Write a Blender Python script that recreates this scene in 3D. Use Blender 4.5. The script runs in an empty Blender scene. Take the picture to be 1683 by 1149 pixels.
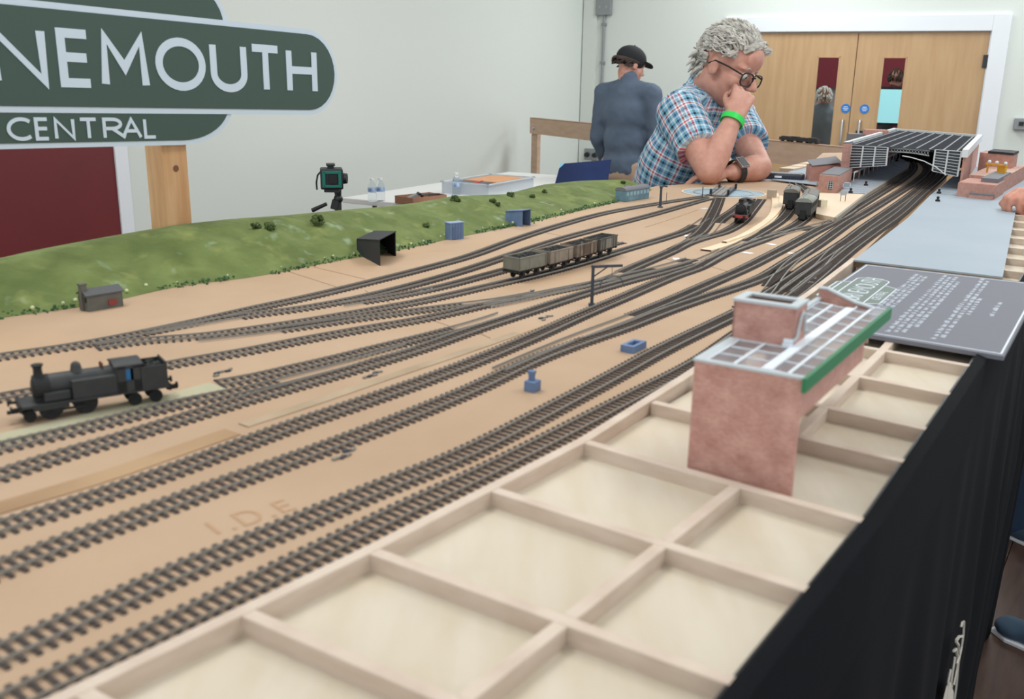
import bpy, bmesh, math, random
from math import sin, cos, pi, radians, atan2, hypot
from mathutils import Vector, Matrix, noise, Euler
random.seed(7)
SC = bpy.context.scene
COL = SC.collection
# ------------------------------------------------------------------ camera, world, lights, exposure
W_, H_, FPX = 1683.0, 1149.0, 1580.0
PITCH = math.atan(452 / 1580.0); ROLL = radians(0.91)
CZ = 1.60            # eye height of the photographer
ZB = 1.29            # top of the layout's track board
def ray(x, y):
    u = (x - W_ / 2) / FPX; v = -(y - H_ / 2) / FPX
    c, s = cos(ROLL), sin(ROLL)
    u2 = u * c - v * s; v2 = u * s + v * c
    cp, sp = cos(PITCH), sin(PITCH)
    return Vector((cp + v2 * sp, -u2, -sp + v2 * cp))
EYE = Vector((0, 0, CZ))
def P(x, y, z=ZB):                       # where a line of sight meets a level surface
    d = ray(x, y); return EYE + d * ((z - CZ) / d.z)
def D(x, y, dep):                        # where it reaches a given distance down the hall
    d = ray(x, y); return EYE + d * (dep / d.x)
def V(x, y, S, n):                       # where it meets a plane through S
    d = ray(x, y); n = Vector(n); return EYE + d * ((Vector(S) - EYE).dot(n) / d.dot(n))
cam = bpy.data.cameras.new('camera'); co = bpy.data.objects.new('camera', cam); COL.objects.link(co)
fw = ray(W_ / 2, H_ / 2); rt = ray(W_ / 2 + FPX, H_ / 2) - fw; up = ray(W_ / 2, H_ / 2 - FPX) - fw
M = Matrix.Identity(4)
for i in range(3):
    M[i][0], M[i][1], M[i][2], M[i][3] = rt[i], up[i], -fw[i], EYE[i]
co.matrix_world = M
cam.sensor_width = 36; cam.sensor_fit = 'HORIZONTAL'; cam.lens = 36 * FPX / W_
cam.clip_start = 0.02; cam.clip_end = 100
cam.dof.use_dof = True; cam.dof.focus_distance = 2.6; cam.dof.aperture_fstop = 9.0
SC.camera = co
SC.view_settings.view_transform = 'Standard'; SC.view_settings.look = 'None'
SC.view_settings.gamma = 1; SC.view_settings.use_curve_mapping = False
SC.view_settings.exposure = 0.0
wd = bpy.data.worlds.new('World'); SC.world = wd; wd.use_nodes = True
wd.node_tree.nodes['Background'].inputs[0].default_value = (0.93, 0.96, 1.0, 1)
wd.node_tree.nodes['Background'].inputs[1].default_value = 1.2
def area(name, loc, sx, sy, power, col=(1, 0.995, 0.98)):
    l = bpy.data.lights.new(name, 'AREA'); l.shape = 'RECTANGLE'; l.size = sx; l.size_y = sy
    l.energy = power; l.color = col
    o = bpy.data.objects.new(name, l); COL.objects.link(o); o.location = loc
    return o
for i, (x, y) in enumerate([(1.5, -1.8), (1.5, 1.0), (5.0, -3.2), (5.0, -0.3), (8.3, -2.2), (8.0, -5.0)]):
    far = x > 6 or y < -3
    area('hall_light', (x, y, 3.55), 1.6, 0.9, 68 if far else 41, (0.93, 0.98, 1.0) if far else (1, 0.995, 0.98))

# ------------------------------------------------------------------ helpers
def srgb(r, g, b):
    f = lambda c: (c / 255 / 12.92) if c / 255 <= 0.04045 else ((c / 255 + 0.055) / 1.055) ** 2.4
    return (f(r), f(g), f(b), 1)
MATS = {}
def mat(name, rgb, rough=0.6, metal=0.0, rgb2=None, scale=20, stretch=(1, 1, 1), bump=0.0, detail=4, lo=0.35, hi=0.65, trans=0, ior=1.45, emit=0, bscale=None, rot=(0, 0, 0), spec=0.5, coord='Object'):
    if name in MATS: return MATS[name]
    m = bpy.data.materials.new(name); m.use_nodes = True; MATS[name] = m
    nt = m.node_tree; b = nt.nodes['Principled BSDF']
    b.inputs['Base Color'].default_value = srgb(*rgb); b.inputs['Roughness'].default_value = rough
    b.inputs['Metallic'].default_value = metal; b.inputs['Specular IOR Level'].default_value = spec
    if trans:
        b.inputs['Transmission Weight'].default_value = trans; b.inputs['IOR'].default_value = ior
    if emit:
        b.inputs['Emission Color'].default_value = srgb(*rgb); b.inputs['Emission Strength'].default_value = emit
    if rgb2 or bump:
        tc = nt.nodes.new('ShaderNodeTexCoord'); mp = nt.nodes.new('ShaderNodeMapping')
        mp.inputs['Scale'].default_value = stretch; mp.inputs['Rotation'].default_value = rot
        nt.links.new(tc.outputs[coord], mp.inputs[0])
    if rgb2:
        n = nt.nodes.new('ShaderNodeTexNoise'); n.inputs['Scale'].default_value = scale; n.inputs['Detail'].default_value = detail
        r = nt.nodes.new('ShaderNodeValToRGB')
        r.color_ramp.elements[0].position = lo; r.color_ramp.elements[0].color = srgb(*rgb)
        r.color_ramp.elements[1].position = hi; r.color_ramp.elements[1].color = srgb(*rgb2)
        nt.links.new(mp.outputs[0], n.inputs[0]); nt.links.new(n.outputs[0], r.inputs[0]); nt.links.new(r.outputs[0], b.inputs['Base Color'])
    if bump:
        n2 = nt.nodes.new('ShaderNodeTexNoise'); n2.inputs['Scale'].default_value = bscale or scale; n2.inputs['Detail'].default_value = 5
        bp = nt.nodes.new('ShaderNodeBump'); bp.inputs['Strength'].default_value = bump; bp.inputs['Distance'].default_value = 0.01
        nt.links.new(mp.outputs[0], n2.inputs[0]); nt.links.new(n2.outputs[0], bp.inputs['Height']); nt.links.new(bp.outputs[0], b.inputs['Normal'])
    return m
def mix_layer(m, rgb, scale, lo, hi, stretch=(1, 1, 1), detail=3, amount=1.0, rot=(0, 0, 0), seed=0.0):
    """one more noise-masked colour (stain, wear) over a material's base colour"""
    nt = m.node_tree; b = nt.nodes['Principled BSDF']; src = b.inputs['Base Color']
    mx = nt.nodes.new('ShaderNodeMix'); mx.data_type = 'RGBA'
    if src.is_linked: nt.links.new(src.links[0].from_socket, mx.inputs[6])
    else: mx.inputs[6].default_value = src.default_value
    mx.inputs[7].default_value = srgb(*rgb)
    tc = nt.nodes.new('ShaderNodeTexCoord'); mp = nt.nodes.new('ShaderNodeMapping')
    mp.inputs['Scale'].default_value = stretch; mp.inputs['Rotation'].default_value = rot; mp.inputs['Location'].default_value = (seed, seed * .7, 0)
    n = nt.nodes.new('ShaderNodeTexNoise'); n.inputs['Scale'].default_value = scale; n.inputs['Detail'].default_value = detail
    r = nt.nodes.new('ShaderNodeMapRange'); r.inputs[1].default_value = lo; r.inputs[2].default_value = hi; r.inputs[4].default_value = amount
    nt.links.new(tc.outputs['Object'], mp.inputs[0]); nt.links.new(mp.outputs[0], n.inputs[0]); nt.links.new(n.outputs[0], r.inputs[0])
    nt.links.new(r.outputs[0], mx.inputs[0]); nt.links.new(mx.outputs[2], src)
    return m
def brick_mat(name, c1, c2, mortar, scale, bw=0.5, rh=0.25, blotch=0.9):
    m = bpy.data.materials.new(name); m.use_nodes = True; MATS[name] = m
    nt = m.node_tree; b = nt.nodes['Principled BSDF']; b.inputs['Roughness'].default_value = 0.85
    tc = nt.nodes.new('ShaderNodeTexCoord'); sp = nt.nodes.new('ShaderNodeSeparateXYZ'); cb = nt.nodes.new('ShaderNodeCombineXYZ')
    ad = nt.nodes.new('ShaderNodeMath'); nt.links.new(tc.outputs['Object'], sp.inputs[0])
    nt.links.new(sp.outputs[0], ad.inputs[0]); nt.links.new(sp.outputs[1], ad.inputs[1])
    nt.links.new(ad.outputs[0], cb.inputs[0]); nt.links.new(sp.outputs[2], cb.inputs[1])
    br = nt.nodes.new('ShaderNodeTexBrick'); br.inputs['Scale'].default_value = scale
    br.inputs['Color1'].default_value = srgb(*c1); br.inputs['Color2'].default_value = srgb(*c2); br.inputs['Mortar'].default_value = srgb(*mortar)
    br.inputs['Mortar Size'].default_value = 0.02; br.inputs['Brick Width'].default_value = bw; br.inputs['Row Height'].default_value = rh
    nt.links.new(cb.outputs[0], br.inputs[0])
    n = nt.nodes.new('ShaderNodeTexNoise'); n.inputs['Scale'].default_value = scale * 0.35; n.inputs['Detail'].default_value = 5; nt.links.new(cb.outputs[0], n.inputs[0])
    mx = nt.nodes.new('ShaderNodeMix'); mx.data_type = 'RGBA'; mx.blend_type = 'SOFT_LIGHT'; mx.inputs[0].default_value = blotch
    nt.links.new(br.outputs[0], mx.inputs[6]); nt.links.new(n.outputs[0], mx.inputs[7]); 
    h = nt.nodes.new('ShaderNodeHueSaturation'); h.inputs['Saturation'].default_value = 0.95; h.inputs['Value'].default_value = 1.0
    nt.links.new(mx.outputs[2], h.inputs['Color']); nt.links.new(h.outputs[0], b.inputs['Base Color'])
    return m

class MB:
    def __init__(s): s.v = []; s.f = []; s.m = []; s.cur = 0; s.T = None
    def add(s, vs, fs):
        k = len(s.v)
        s.v += [tuple(s.T @ Vector(p)) if s.T else tuple(p) for p in vs]
        s.f += [tuple(i + k for i in f) for f in fs]; s.m += [s.cur] * len(fs)
        return s
    def box(s, c, d, rz=0, ry=0, rx=0):
        x, y, z = d[0] / 2, d[1] / 2, d[2] / 2
        R = Euler((rx, ry, rz)).to_matrix(); c = Vector(c)
        vs = [R @ Vector((a * x, b * y, e * z)) + c for e in (-1, 1) for a, b in ((-1, -1), (1, -1), (1, 1), (-1, 1))]
        return s.add(vs, [(3, 2, 1, 0), (4, 5, 6, 7), (0, 1, 5, 4), (1, 2, 6, 5), (2, 3, 7, 6), (3, 0, 4, 7)])
    def bar(s, a, b, w, h, upv=(0, 0, 1)):
        a, b = Vector(a), Vector(b); d = (b - a).normalized(); u = Vector(upv)
        sd = d.cross(u)
        if sd.length < 1e-5: sd = d.cross(Vector((1, 0, 0)))
        sd.normalize(); u = sd.cross(d)
        vs = [p + sd * (i * w / 2) + u * (j * h / 2) for p in (a, b) for i, j in ((-1, -1), (1, -1), (1, 1), (-1, 1))]
        return s.add(vs, [(0, 1, 2, 3), (7, 6, 5, 4), (0, 4, 5, 1), (1, 5, 6, 2), (2, 6, 7, 3), (3, 7, 4, 0)])
    def prism(s, poly, z0, z1):
        n = len(poly)
        if sum(poly[i][0] * poly[(i + 1) % n][1] - poly[(i + 1) % n][0] * poly[i][1] for i in range(n)) < 0: poly = poly[::-1]
        g = lambda z, p: z(p) if callable(z) else z
        vs = [(p[0], p[1], g(z0, p)) for p in poly] + [(p[0], p[1], g(z1, p)) for p in poly]
        return s.add(vs, [tuple(range(n - 1, -1, -1)), tuple(range(n, 2 * n))] + [(i, (i + 1) % n, n + (i + 1) % n, n + i) for i in range(n)])
    def slab(s, poly3, t, nrm=None):
        """a flat 3D outline given thickness t along its normal"""
        p = [Vector(q) for q in poly3]; n = len(p)
        nn = Vector(nrm) if nrm else sum(((p[i] - p[0]).cross(p[i + 1] - p[0]) for i in range(1, n - 1)), Vector()).normalized()
        vs = p + [q + nn * t for q in p]
        return s.add(vs, [tuple(range(n - 1, -1, -1)), tuple(range(n, 2 * n))] + [(i, (i + 1) % n, n + (i + 1) % n, n + i) for i in range(n)])
    def cyl(s, a, b, r0, r1=None, n=12):
        a, b = Vector(a), Vector(b); r1 = r0 if r1 is None else r1; d = (b - a).normalized()
        u = d.orthogonal().normalized(); w = d.cross(u)
        vs = [p + (u * cos(2 * pi * i / n) + w * sin(2 * pi * i / n)) * r for p, r in ((a, r0), (b, r1)) for i in range(n)]
        return s.add(vs, [tuple(range(n - 1, -1, -1)), tuple(range(n, 2 * n))] + [(i, (i + 1) % n, n + (i + 1) % n, n + i) for i in range(n)])
    def tube(s, pts, r, n=8):
        pts = [Vector(p) for p in pts]; rings = []
        u = None
        for i, p in enumerate(pts):
            d = (pts[min(i + 1, len(pts) - 1)] - pts[max(i - 1, 0)]).normalized()
            u = d.orthogonal() if u is None else (u - d * u.dot(d)); u.normalize(); w = d.cross(u)
            rr = r[i] if isinstance(r, (list, tuple)) else r
            rings.append([p + (u * cos(2 * pi * k / n) + w * sin(2 * pi * k / n)) * rr for k in range(n)])
        vs = [q for g in rings for q in g]; m = len(pts)
        return s.add(vs, [tuple(range(n - 1, -1, -1)), tuple((m - 1) * n + k for k in range(n))] + [(i * n + k, i * n + (k + 1) % n, (i + 1) * n + (k + 1) % n, (i + 1) * n + k) for i in range(m - 1) for k in range(n)])
    def lathe(s, prof, c=(0, 0, 0), n=20, ring=False):
        c = Vector(c); m = len(prof)
        vs = [c + Vector((r * cos(2 * pi * k / n), r * sin(2 * pi * k / n), z)) for r, z in prof for k in range(n)]
        if ring: return s.add(vs, [(i * n + k, i * n + (k + 1) % n, (i + 1) % m * n + (k + 1) % n, (i + 1) % m * n + k) for i in range(m) for k in range(n)])
        return s.add(vs, [tuple(range(n - 1, -1, -1)), tuple((m - 1) * n + k for k in range(n))] + [(i * n + k, i * n + (k + 1) % n, (i + 1) * n + (k + 1) % n, (i + 1) * n + k) for i in range(m - 1) for k in range(n)])
    def ball(s, c, r, n=14, m=9, R=None):
        c = Vector(c); r = (r, r, r) if isinstance(r, (int, float)) else r; vs = []; fs = []
        R = R or Matrix.Identity(3)
        for j in range(1, m):
            t = pi * j / m
            for k in range(n):
                a = 2 * pi * k / n; vs.append(c + R @ Vector((r[0] * sin(t) * cos(a), r[1] * sin(t) * sin(a), r[2] * cos(t))))
        vs += [c + R @ Vector((0, 0, r[2])), c - R @ Vector((0, 0, r[2]))]; T, B = len(vs) - 2, len(vs) - 1
        fs += [(T, k, (k + 1) % n) for k in range(n)] + [(B, (m - 2) * n + (k + 1) % n, (m - 2) * n + k) for k in range(n)]
        fs += [(j * n + k, (j + 1) * n + k, (j + 1) * n + (k + 1) % n, j * n + (k + 1) % n) for j in range(m - 2) for k in range(n)]
        return s.add(vs, fs)
    def capsule(s, a, b, r0, r1=None, n=14):
        a, b = Vector(a), Vector(b); r1 = r0 if r1 is None else r1
        d = (b - a); L = d.length
        if L < 1e-6: return s.ball(a, max(r0, r1))
        d /= L; u = d.orthogonal().normalized(); w = d.cross(u); prof = []
        for i in range(1, 6): t = pi / 2 * i / 5; prof.append((r0 * sin(t), -r0 * cos(t)))
        for i in range(5, 0, -1): t = pi / 2 * i / 5; prof.append((r1 * sin(t), L + r1 * cos(t)))
        vs = [a + d * z + (u * cos(2 * pi * k / n) + w * sin(2 * pi * k / n)) * r for r, z in prof for k in range(n)]
        m = len(prof)
        return s.add(vs, [tuple(range(n - 1, -1, -1)), tuple((m - 1) * n + k for k in range(n))] + [(i * n + k, i * n + (k + 1) % n, (i + 1) * n + (k + 1) % n, (i + 1) * n + k) for i in range(m - 1) for k in range(n)])
    def mesh(s, name):
        me = bpy.data.meshes.new(name); me.from_pydata([tuple(p) for p in s.v], [], s.f); me.update(); return me
    def build(s, name, mats, parent=None, smooth=False, bevel=0, local=False, kind=None):
        """one mesh object; with a parent the points are world points unless local"""
        me = s.mesh(name)
        mats = mats if isinstance(mats, (list, tuple)) else [mats]
        for m in mats: me.materials.append(m)
        if len(mats) > 1: me.polygons.foreach_set('material_index', s.m)
        if smooth:
            me.polygons.foreach_set('use_smooth', [True] * len(me.polygons))
            try: me.set_sharp_from_angle(angle=radians(42))
            except Exception: pass
        o = bpy.data.objects.new(name, me); COL.objects.link(o)
        if parent:
            o.parent = parent
            if not local:
                me.transform(wmat(parent).inverted())
        if bevel:
            bv = o.modifiers.new('bevel', 'BEVEL'); bv.width = bevel; bv.segments = 2; bv.limit_method = 'ANGLE'
        if kind: o['kind'] = kind
        return o
def wmat(o):
    m = Matrix.LocRotScale(o.location, o.rotation_euler, o.scale)
    return wmat(o.parent) @ m if o.parent else m
def thing(name, label, cat, loc=(0, 0, 0), rz=0, group=None):
    o = bpy.data.objects.new(name, None); COL.objects.link(o); o.empty_display_size = 0.05
    o.location = loc; o.rotation_euler = (0, 0, rz); return tag(o, label, cat, group)
def tag(o, label, cat, group=None):
    o['label'] = label; o['category'] = cat
    if group: o['group'] = group
    return o
def struct(name, mb, m, parent=None, **k):
    o = mb.build(name, m, parent, **k)
    if not parent: o['kind'] = 'structure'
    return o
def clone(o, parent, loc=None, rz=None, name=None):
    c = o.copy(); COL.objects.link(c); c.parent = parent
    if loc is not None: c.location = loc
    if rz is not None: c.rotation_euler = (0, 0, rz)
    return c
def dup(root, loc, rz, label, group=None):
    r = root.copy(); COL.objects.link(r); r.location = loc; r.rotation_euler = (0, 0, rz); r['label'] = label
    if group: r['group'] = group
    for ch in list(root.children):
        c = ch.copy(); COL.objects.link(c); c.parent = r
        for g in list(ch.children):
            d = g.copy(); COL.objects.link(d); d.parent = c
    return r
def fused(name, mb, voxel, m, parent, smooth_iter=6, post=None):
    """overlapping solids grown together into one continuous skin"""
    me = mb.mesh(name); o = bpy.data.objects.new(name, me); COL.objects.link(o)
    r = o.modifiers.new('r', 'REMESH'); r.mode = 'VOXEL'; r.voxel_size = voxel; r.adaptivity = 0
    if smooth_iter:
        s = o.modifiers.new('s', 'SMOOTH'); s.factor = 0.5; s.iterations = smooth_iter
    dg = bpy.context.evaluated_depsgraph_get(); dg.update()
    nm = bpy.data.meshes.new_from_object(o.evaluated_get(dg)); o.modifiers.clear(); o.data = nm; bpy.data.meshes.remove(me); nm.name = name
    if post:
        for v in nm.vertices: v.co = post(v.co.copy(), v.normal.copy())
    nm.materials.clear(); nm.materials.append(m)
    nm.polygons.foreach_set('use_smooth', [True] * len(nm.polygons)); nm.update()
    if parent:
        nm.transform(wmat(parent).inverted()); o.parent = parent
    return o
def catmull(pts, step):
    pts = [Vector(p) for p in pts]; out = []
    q = [pts[0] * 2 - pts[1]] + pts + [pts[-1] * 2 - pts[-2]]
    for i in range(1, len(q) - 2):
        p0, p1, p2, p3 = q[i - 1:i + 3]; n = max(2, int((p2 - p1).length / 0.004))
        for k in range(n):
            t = k / n
            out.append(0.5 * ((2 * p1) + (p2 - p0) * t + (2 * p0 - 5 * p1 + 4 * p2 - p3) * t * t + (3 * p1 - p0 - 3 * p2 + p3) * t ** 3))
    out.append(pts[-1])
    for _ in range(3):   # ease hand-placed points into an even curve
        for _ in range(12):
            out = [out[0]] + [(out[i - 1] + out[i] * 2 + out[i + 1]) / 4 for i in range(1, len(out) - 1)] + [out[-1]]
    res = [out[0]]; acc = 0
    for a, b in zip(out, out[1:]):
        L = (b - a).length; 
        while acc + L >= step:
            t = (step - acc) / L; a = a.lerp(b, t); res.append(a); L = (b - a).length; acc = 0
        acc += L
    return res
# stroke lettering: capital letters drawn as bars and bowls (unit cap height)
def arc(cx, cy, rx, ry, a0, a1, n=16): return [(cx + rx * cos(radians(a0 + (a1 - a0) * i / n)), cy + ry * sin(radians(a0 + (a1 - a0) * i / n))) for i in range(n + 1)]
GLYPH = {
 'A': (.84, [[(0, 0), (.42, 1), (.84, 0)], [(.15, .36), (.69, .36)]]),
 'B': (.52, [[(0, 0), (0, 1), (.26, 1)] + arc(.26, .76, .2, .24, 90, -90) + [(0, .52)], [(0, .52), (.28, .52)] + arc(.28, .26, .24, .26, 90, -90) + [(0, 0)]]),
 'C': (.80, [arc(.5, .5, .5, .5, 48, 312, 22)]),
 'E': (.46, [[(.46, 1), (0, 1), (0, 0), (.46, 0)], [(0, .52), (.43, .52)]]),
 'F': (.44, [[(.44, 1), (0, 1), (0, 0)], [(0, .52), (.4, .52)]]),
 'H': (.70, [[(0, 0), (0, 1)], [(.70, 0), (.70, 1)], [(0, .52), (.70, .52)]]),
 'L': (.42, [[(0, 1), (0, 0), (.42, 0)]]),
 'M': (.86, [[(0, 0), (.05, 1), (.43, .36), (.81, 1), (.86, 0)]]),
 'N': (.76, [[(0, 0), (0, 1), (.76, 0), (.76, 1)]]),
 'O': (.98, [arc(.49, .5, .49, .5, 0, 360, 30)]),
 'R': (.54, [[(0, 0), (0, 1), (.24, 1)] + arc(.24, .75, .23, .25, 90, -90) + [(0, .5)], [(.22, .5), (.58, 0)]]),
 'T': (.62, [[(0, 1), (.62, 1)], [(.31, 1), (.31, 0)]]),
 'U': (.68, [[(0, 1), (0, .34)] + arc(.34, .34, .34, .34, 180, 360) + [(.68, 1)]]),
}
def stroke(mb, pts, w, to3, t):
    """a bar of width w along a flat polyline; to3 maps flat points into the scene, t is its thickness"""
    pts = [Vector(p) for p in pts]; pts = [p for i, p in enumerate(pts) if i == 0 or (p - pts[i - 1]).length > 1e-5]; n = len(pts); closed = (pts[0] - pts[-1]).length < 1e-5
    L, R = [], []
    for i in range(n):
        a = pts[i] - pts[i - 1] if i else (pts[-1] - pts[-2] if closed else pts[1] - pts[0])
        b = pts[i + 1] - pts[i] if i < n - 1 else (pts[1] - pts[0] if closed else pts[-1] - pts[-2])
        a.normalize(); b.normalize(); m = (a + b)
        m = m.normalized() if m.length > 1e-3 else a
        k = min(1 / max(m.dot(a), 0.3), 1.7); nn = Vector((-m.y, m.x)) * (w / 2 * k)
        L.append(pts[i] + nn); R.append(pts[i] - nn)
    vs = [to3(p.x, p.y, h) for p in L + R for h in (0, t)]
    fs = []
    l = lambda i, h: 2 * i + h; r = lambda i, h: 2 * (n + i) + h
    for i in range(n - 1):
        fs += [(r(i, 1), r(i + 1, 1), l(i + 1, 1), l(i, 1)), (l(i, 0), l(i, 1), l(i + 1, 1), l(i + 1, 0)), (r(i, 1), r(i, 0), r(i + 1, 0), r(i + 1, 1))]
    if not closed: fs += [(l(0, 0), r(0, 0), r(0, 1), l(0, 1)), (l(n - 1, 1), r(n - 1, 1), r(n - 1, 0), l(n - 1, 0))]
    mb.add(vs, fs)
def glyph(mb, ch, x, y, sx, sy, w, to3, t):
    wd_, st = GLYPH[ch]
    for i, s in enumerate(st): stroke(mb, [(x + p[0] * sx, y + w / 2 + p[1] * (sy - w)) for p in s], w, to3, t * (1 + .08 * i))
    return wd_ * sx
# ------------------------------------------------------------------ the hall
m_wall = mat('cream_wall_paint', (212, 217, 211), 0.8, bump=0.03, bscale=60)
m_white = mat('white_gloss_paint', (226, 230, 234), 0.45)
m_door = mat('beech_veneer', (190, 157, 118), 0.5, rgb2=(180, 146, 106), scale=3, stretch=(6, 6, 0.6), detail=6)
m_red = mat('dark_red_door_paint', (106, 29, 33), 0.5, rgb2=(99, 26, 31), scale=2)
m_steel = mat('brushed_steel', (176, 178, 180), 0.3, 0.9)
m_dkmetal = mat('dark_metal', (60, 60, 62), 0.5, 0.4)
m_grey_metal = mat('grey_metal_clad', (146, 150, 152), 0.45, 0.5)
m_floor = mat('brown_floor_board', (80, 56, 44), 0.55, rgb2=(64, 44, 36), scale=6, stretch=(1, 8, 1))
m_ceil = mat('ceiling_paint', (232, 232, 228), 0.9)
m_glass = mat('clear_glass', (235, 242, 242), 0.03, trans=1.0, ior=1.03, spec=0.3)
m_blue_sign = mat('blue_sign', (30, 120, 200), 0.4)
m_black = mat('black_plastic', (26, 28, 30), 0.45)
WD = Vector((1, -.503, 0)).normalized()      # down the hall
RD = Vector((-.503, -1, 0)).normalized()     # along the door wall, to the right
d0 = ray(1412, 50); DG = EYE + d0 * ((2.04 - CZ) / d0.z); DG.z = 0     # foot of the gap between the door leaves
CORNER = DG + RD * -2.76
def W(s, z, out=0.0): return DG + RD * s + WD * -out + Vector((0, 0, z))
def wbox(mb, s0, s1, z0, z1, o0, o1):        # a block on the door wall: along it, up it, out of it
    mb.slab([W(s0, z0, o0), W(s1, z0, o0), W(s1, z1, o0), W(s0, z1, o0)], o1 - o0, -WD); return mb
mb = MB()
wbox(mb, -2.9, -1.13, 0, 3.6, -.15, 0); wbox(mb, 1.13, 5.0, 0, 3.6, -.15, 0); wbox(mb, -1.13, 1.13, 2.05, 3.6, -.15, 0)
struct('wall_back', mb, m_wall)
LW0 = CORNER - WD * 11.5
mb = MB(); mb.slab([LW0, CORNER + WD * .1, CORNER + WD * .1 + Vector((0, 0, 3.6)), LW0 + Vector((0, 0, 3.6))], .15, -RD)
struct('wall_left', mb, m_wall)
mb = MB(); fl = [LW0 + RD * -.1, CORNER + WD * 4.2 + RD * -.1, CORNER + WD * 4.2 + RD * 8.5, LW0 + RD * 8.5]
mb.slab([p + Vector((0, 0, -.012)) for p in fl], -.1, (0, 0, 1)); FLOOR = struct('floor', mb, m_floor)
# floor boards in view beside the skirted layout
random.seed(3)
pm = None
for i in range(11):
    for j in range(5):
        w_, l_ = .16, .9
        c = Vector((1.9, -1.0, 0)) + Vector((.83, -.55, 0)) * (j * l_ + (.3 if i % 2 else 0)) + Vector((-.55, -.83, 0)) * (i * w_ - .25)
        if pm is None:
            q = MB().box((0, 0, -.006), (l_ - .004, w_ - .004, .0119)); pm = q.build('floor_board', m_floor, FLOOR, local=True); o = pm
        else: o = clone(pm, FLOOR)
        o.location = c; o.rotation_euler = (0, 0, atan2(-.55, .83))
mb = MB(); mb.slab([Vector((p.x, p.y, 3.62)) for p in fl], .1, (0, 0, 1)); struct('ceiling', mb, m_ceil)
# pipe casing in the corner
struct('trim_1', wbox(MB(), -2.75, -2.6, 0, 3.6, 0.0, .03), m_wall)
# double doors
door = thing('door_1', 'double beech veneer doors with narrow glazed panels in a white frame', 'door', DG, atan2(RD.y, RD.x)); door['kind'] = 'structure'
mb = MB(); wbox(mb, -1.25, -1.11, 0, 2.17, 0, .03); wbox(mb, 1.11, 1.25, 0, 2.17, 0, .03); wbox(mb, -1.11, 1.11, 2.03, 2.17, 0, .03)
wbox(mb, -1.13, -1.1, 0, 2.05, -.15, 0); wbox(mb, 1.1, 1.13, 0, 2.05, -.15, 0); wbox(mb, -1.1, 1.1, 2.025, 2.05, -.15, 0)
mb.build('door_frame', m_white, door, bevel=.004)
for sg, a, b, p0, p1, hs, ss in ((-1, -1.098, -.004, -.35, -.14, -.055, -.045), (1, .004, 1.098, .235, .445, .10, .125)):
    mb = MB()
    for s0, s1, z0, z1 in ((a, p0, .01, 2.02), (p1, b, .01, 2.02), (p0, p1, .01, .72), (p0, p1, 1.81, 2.02)): wbox(mb, s0, s1, z0, z1, -.045, -.002)
    leaf = mb.build('leaf', m_door, door)
    wbox(MB(), p0, p1, .72, 1.81, -.028, -.022).build('glass_pane', m_glass, leaf)
    mb = MB()
    for s0, s1, z0, z1 in ((p0, p0 + .012, .72, 1.81), (p1 - .012, p1, .72, 1.81), (p0, p1, .72, .732), (p0, p1, 1.798, 1.81)): wbox(mb, s0, s1, z0, z1, -.02, .002)
    mb.build('glazing_bead', m_door, leaf)
    mb = MB(); mb.tube([W(hs, .86, 0), W(hs, .86, .04), W(hs, .88, .055), W(hs, 1.21, .055), W(hs, 1.23, .04), W(hs, 1.23, 0)], .011, 10)
    mb.build('pull_handle', m_steel, leaf, smooth=True)
    mb = MB(); mb.cyl(W(ss, 1.34, -.002), W(ss, 1.34, .002), .042, n=24); sgn = mb.build('round_sign', m_blue_sign, leaf)
    mb = MB()
    for k, (q, hh) in enumerate(((.018, .006), (.026, .006), (.018, .006))): wbox(mb, ss - q, ss + q, 1.352 - k * .015, 1.352 - k * .015 + hh, .002, .0026)
    mb.build('lettering', m_white, sgn)
    if sg > 0:
        wbox(MB(), hs - .03, hs + .05, 1.115, 1.14, -.002, .012).build('lock_plate', m_dkmetal, leaf)
        mb = MB()
        for z in (.3, 1.0, 1.72): wbox(mb, 1.07, 1.12, z, z + .11, -.01, .008)
        mb.build('hinge', m_dkmetal, leaf)
# red door on the left wall
def LWp(x, y): return V(x, y, CORNER, RD)
q = LWp(187, 300); ls = (q - CORNER).dot(WD)
def L(s, z, out=0.0): return CORNER + WD * s + RD * out + Vector((0, 0, z))
def lbox(mb, s0, s1, z0, z1, o0, o1):
    mb.slab([L(s0, z0, o0), L(s1, z0, o0), L(s1, z1, o0), L(s0, z1, o0)], o1 - o0, RD); return mb
rd = thing('door_2', 'dark red painted door in a white frame behind the green sign', 'door', L(ls, 0), 0); rd['kind'] = 'structure'
lbox(MB(), ls - 1.6, ls, 0.01, 2.04, .0, .02).build('leaf', m_red, rd)
mb = MB(); lbox(mb, ls, ls + .085, 0, 2.12, 0, .03); lbox(mb, ls - 1.68, ls - 1.6, 0, 2.12, 0, .03); lbox(mb, ls - 1.6, ls, 2.04, 2.12, 0, .03)
mb.build('door_frame', m_white, rd, bevel=.004)
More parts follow.
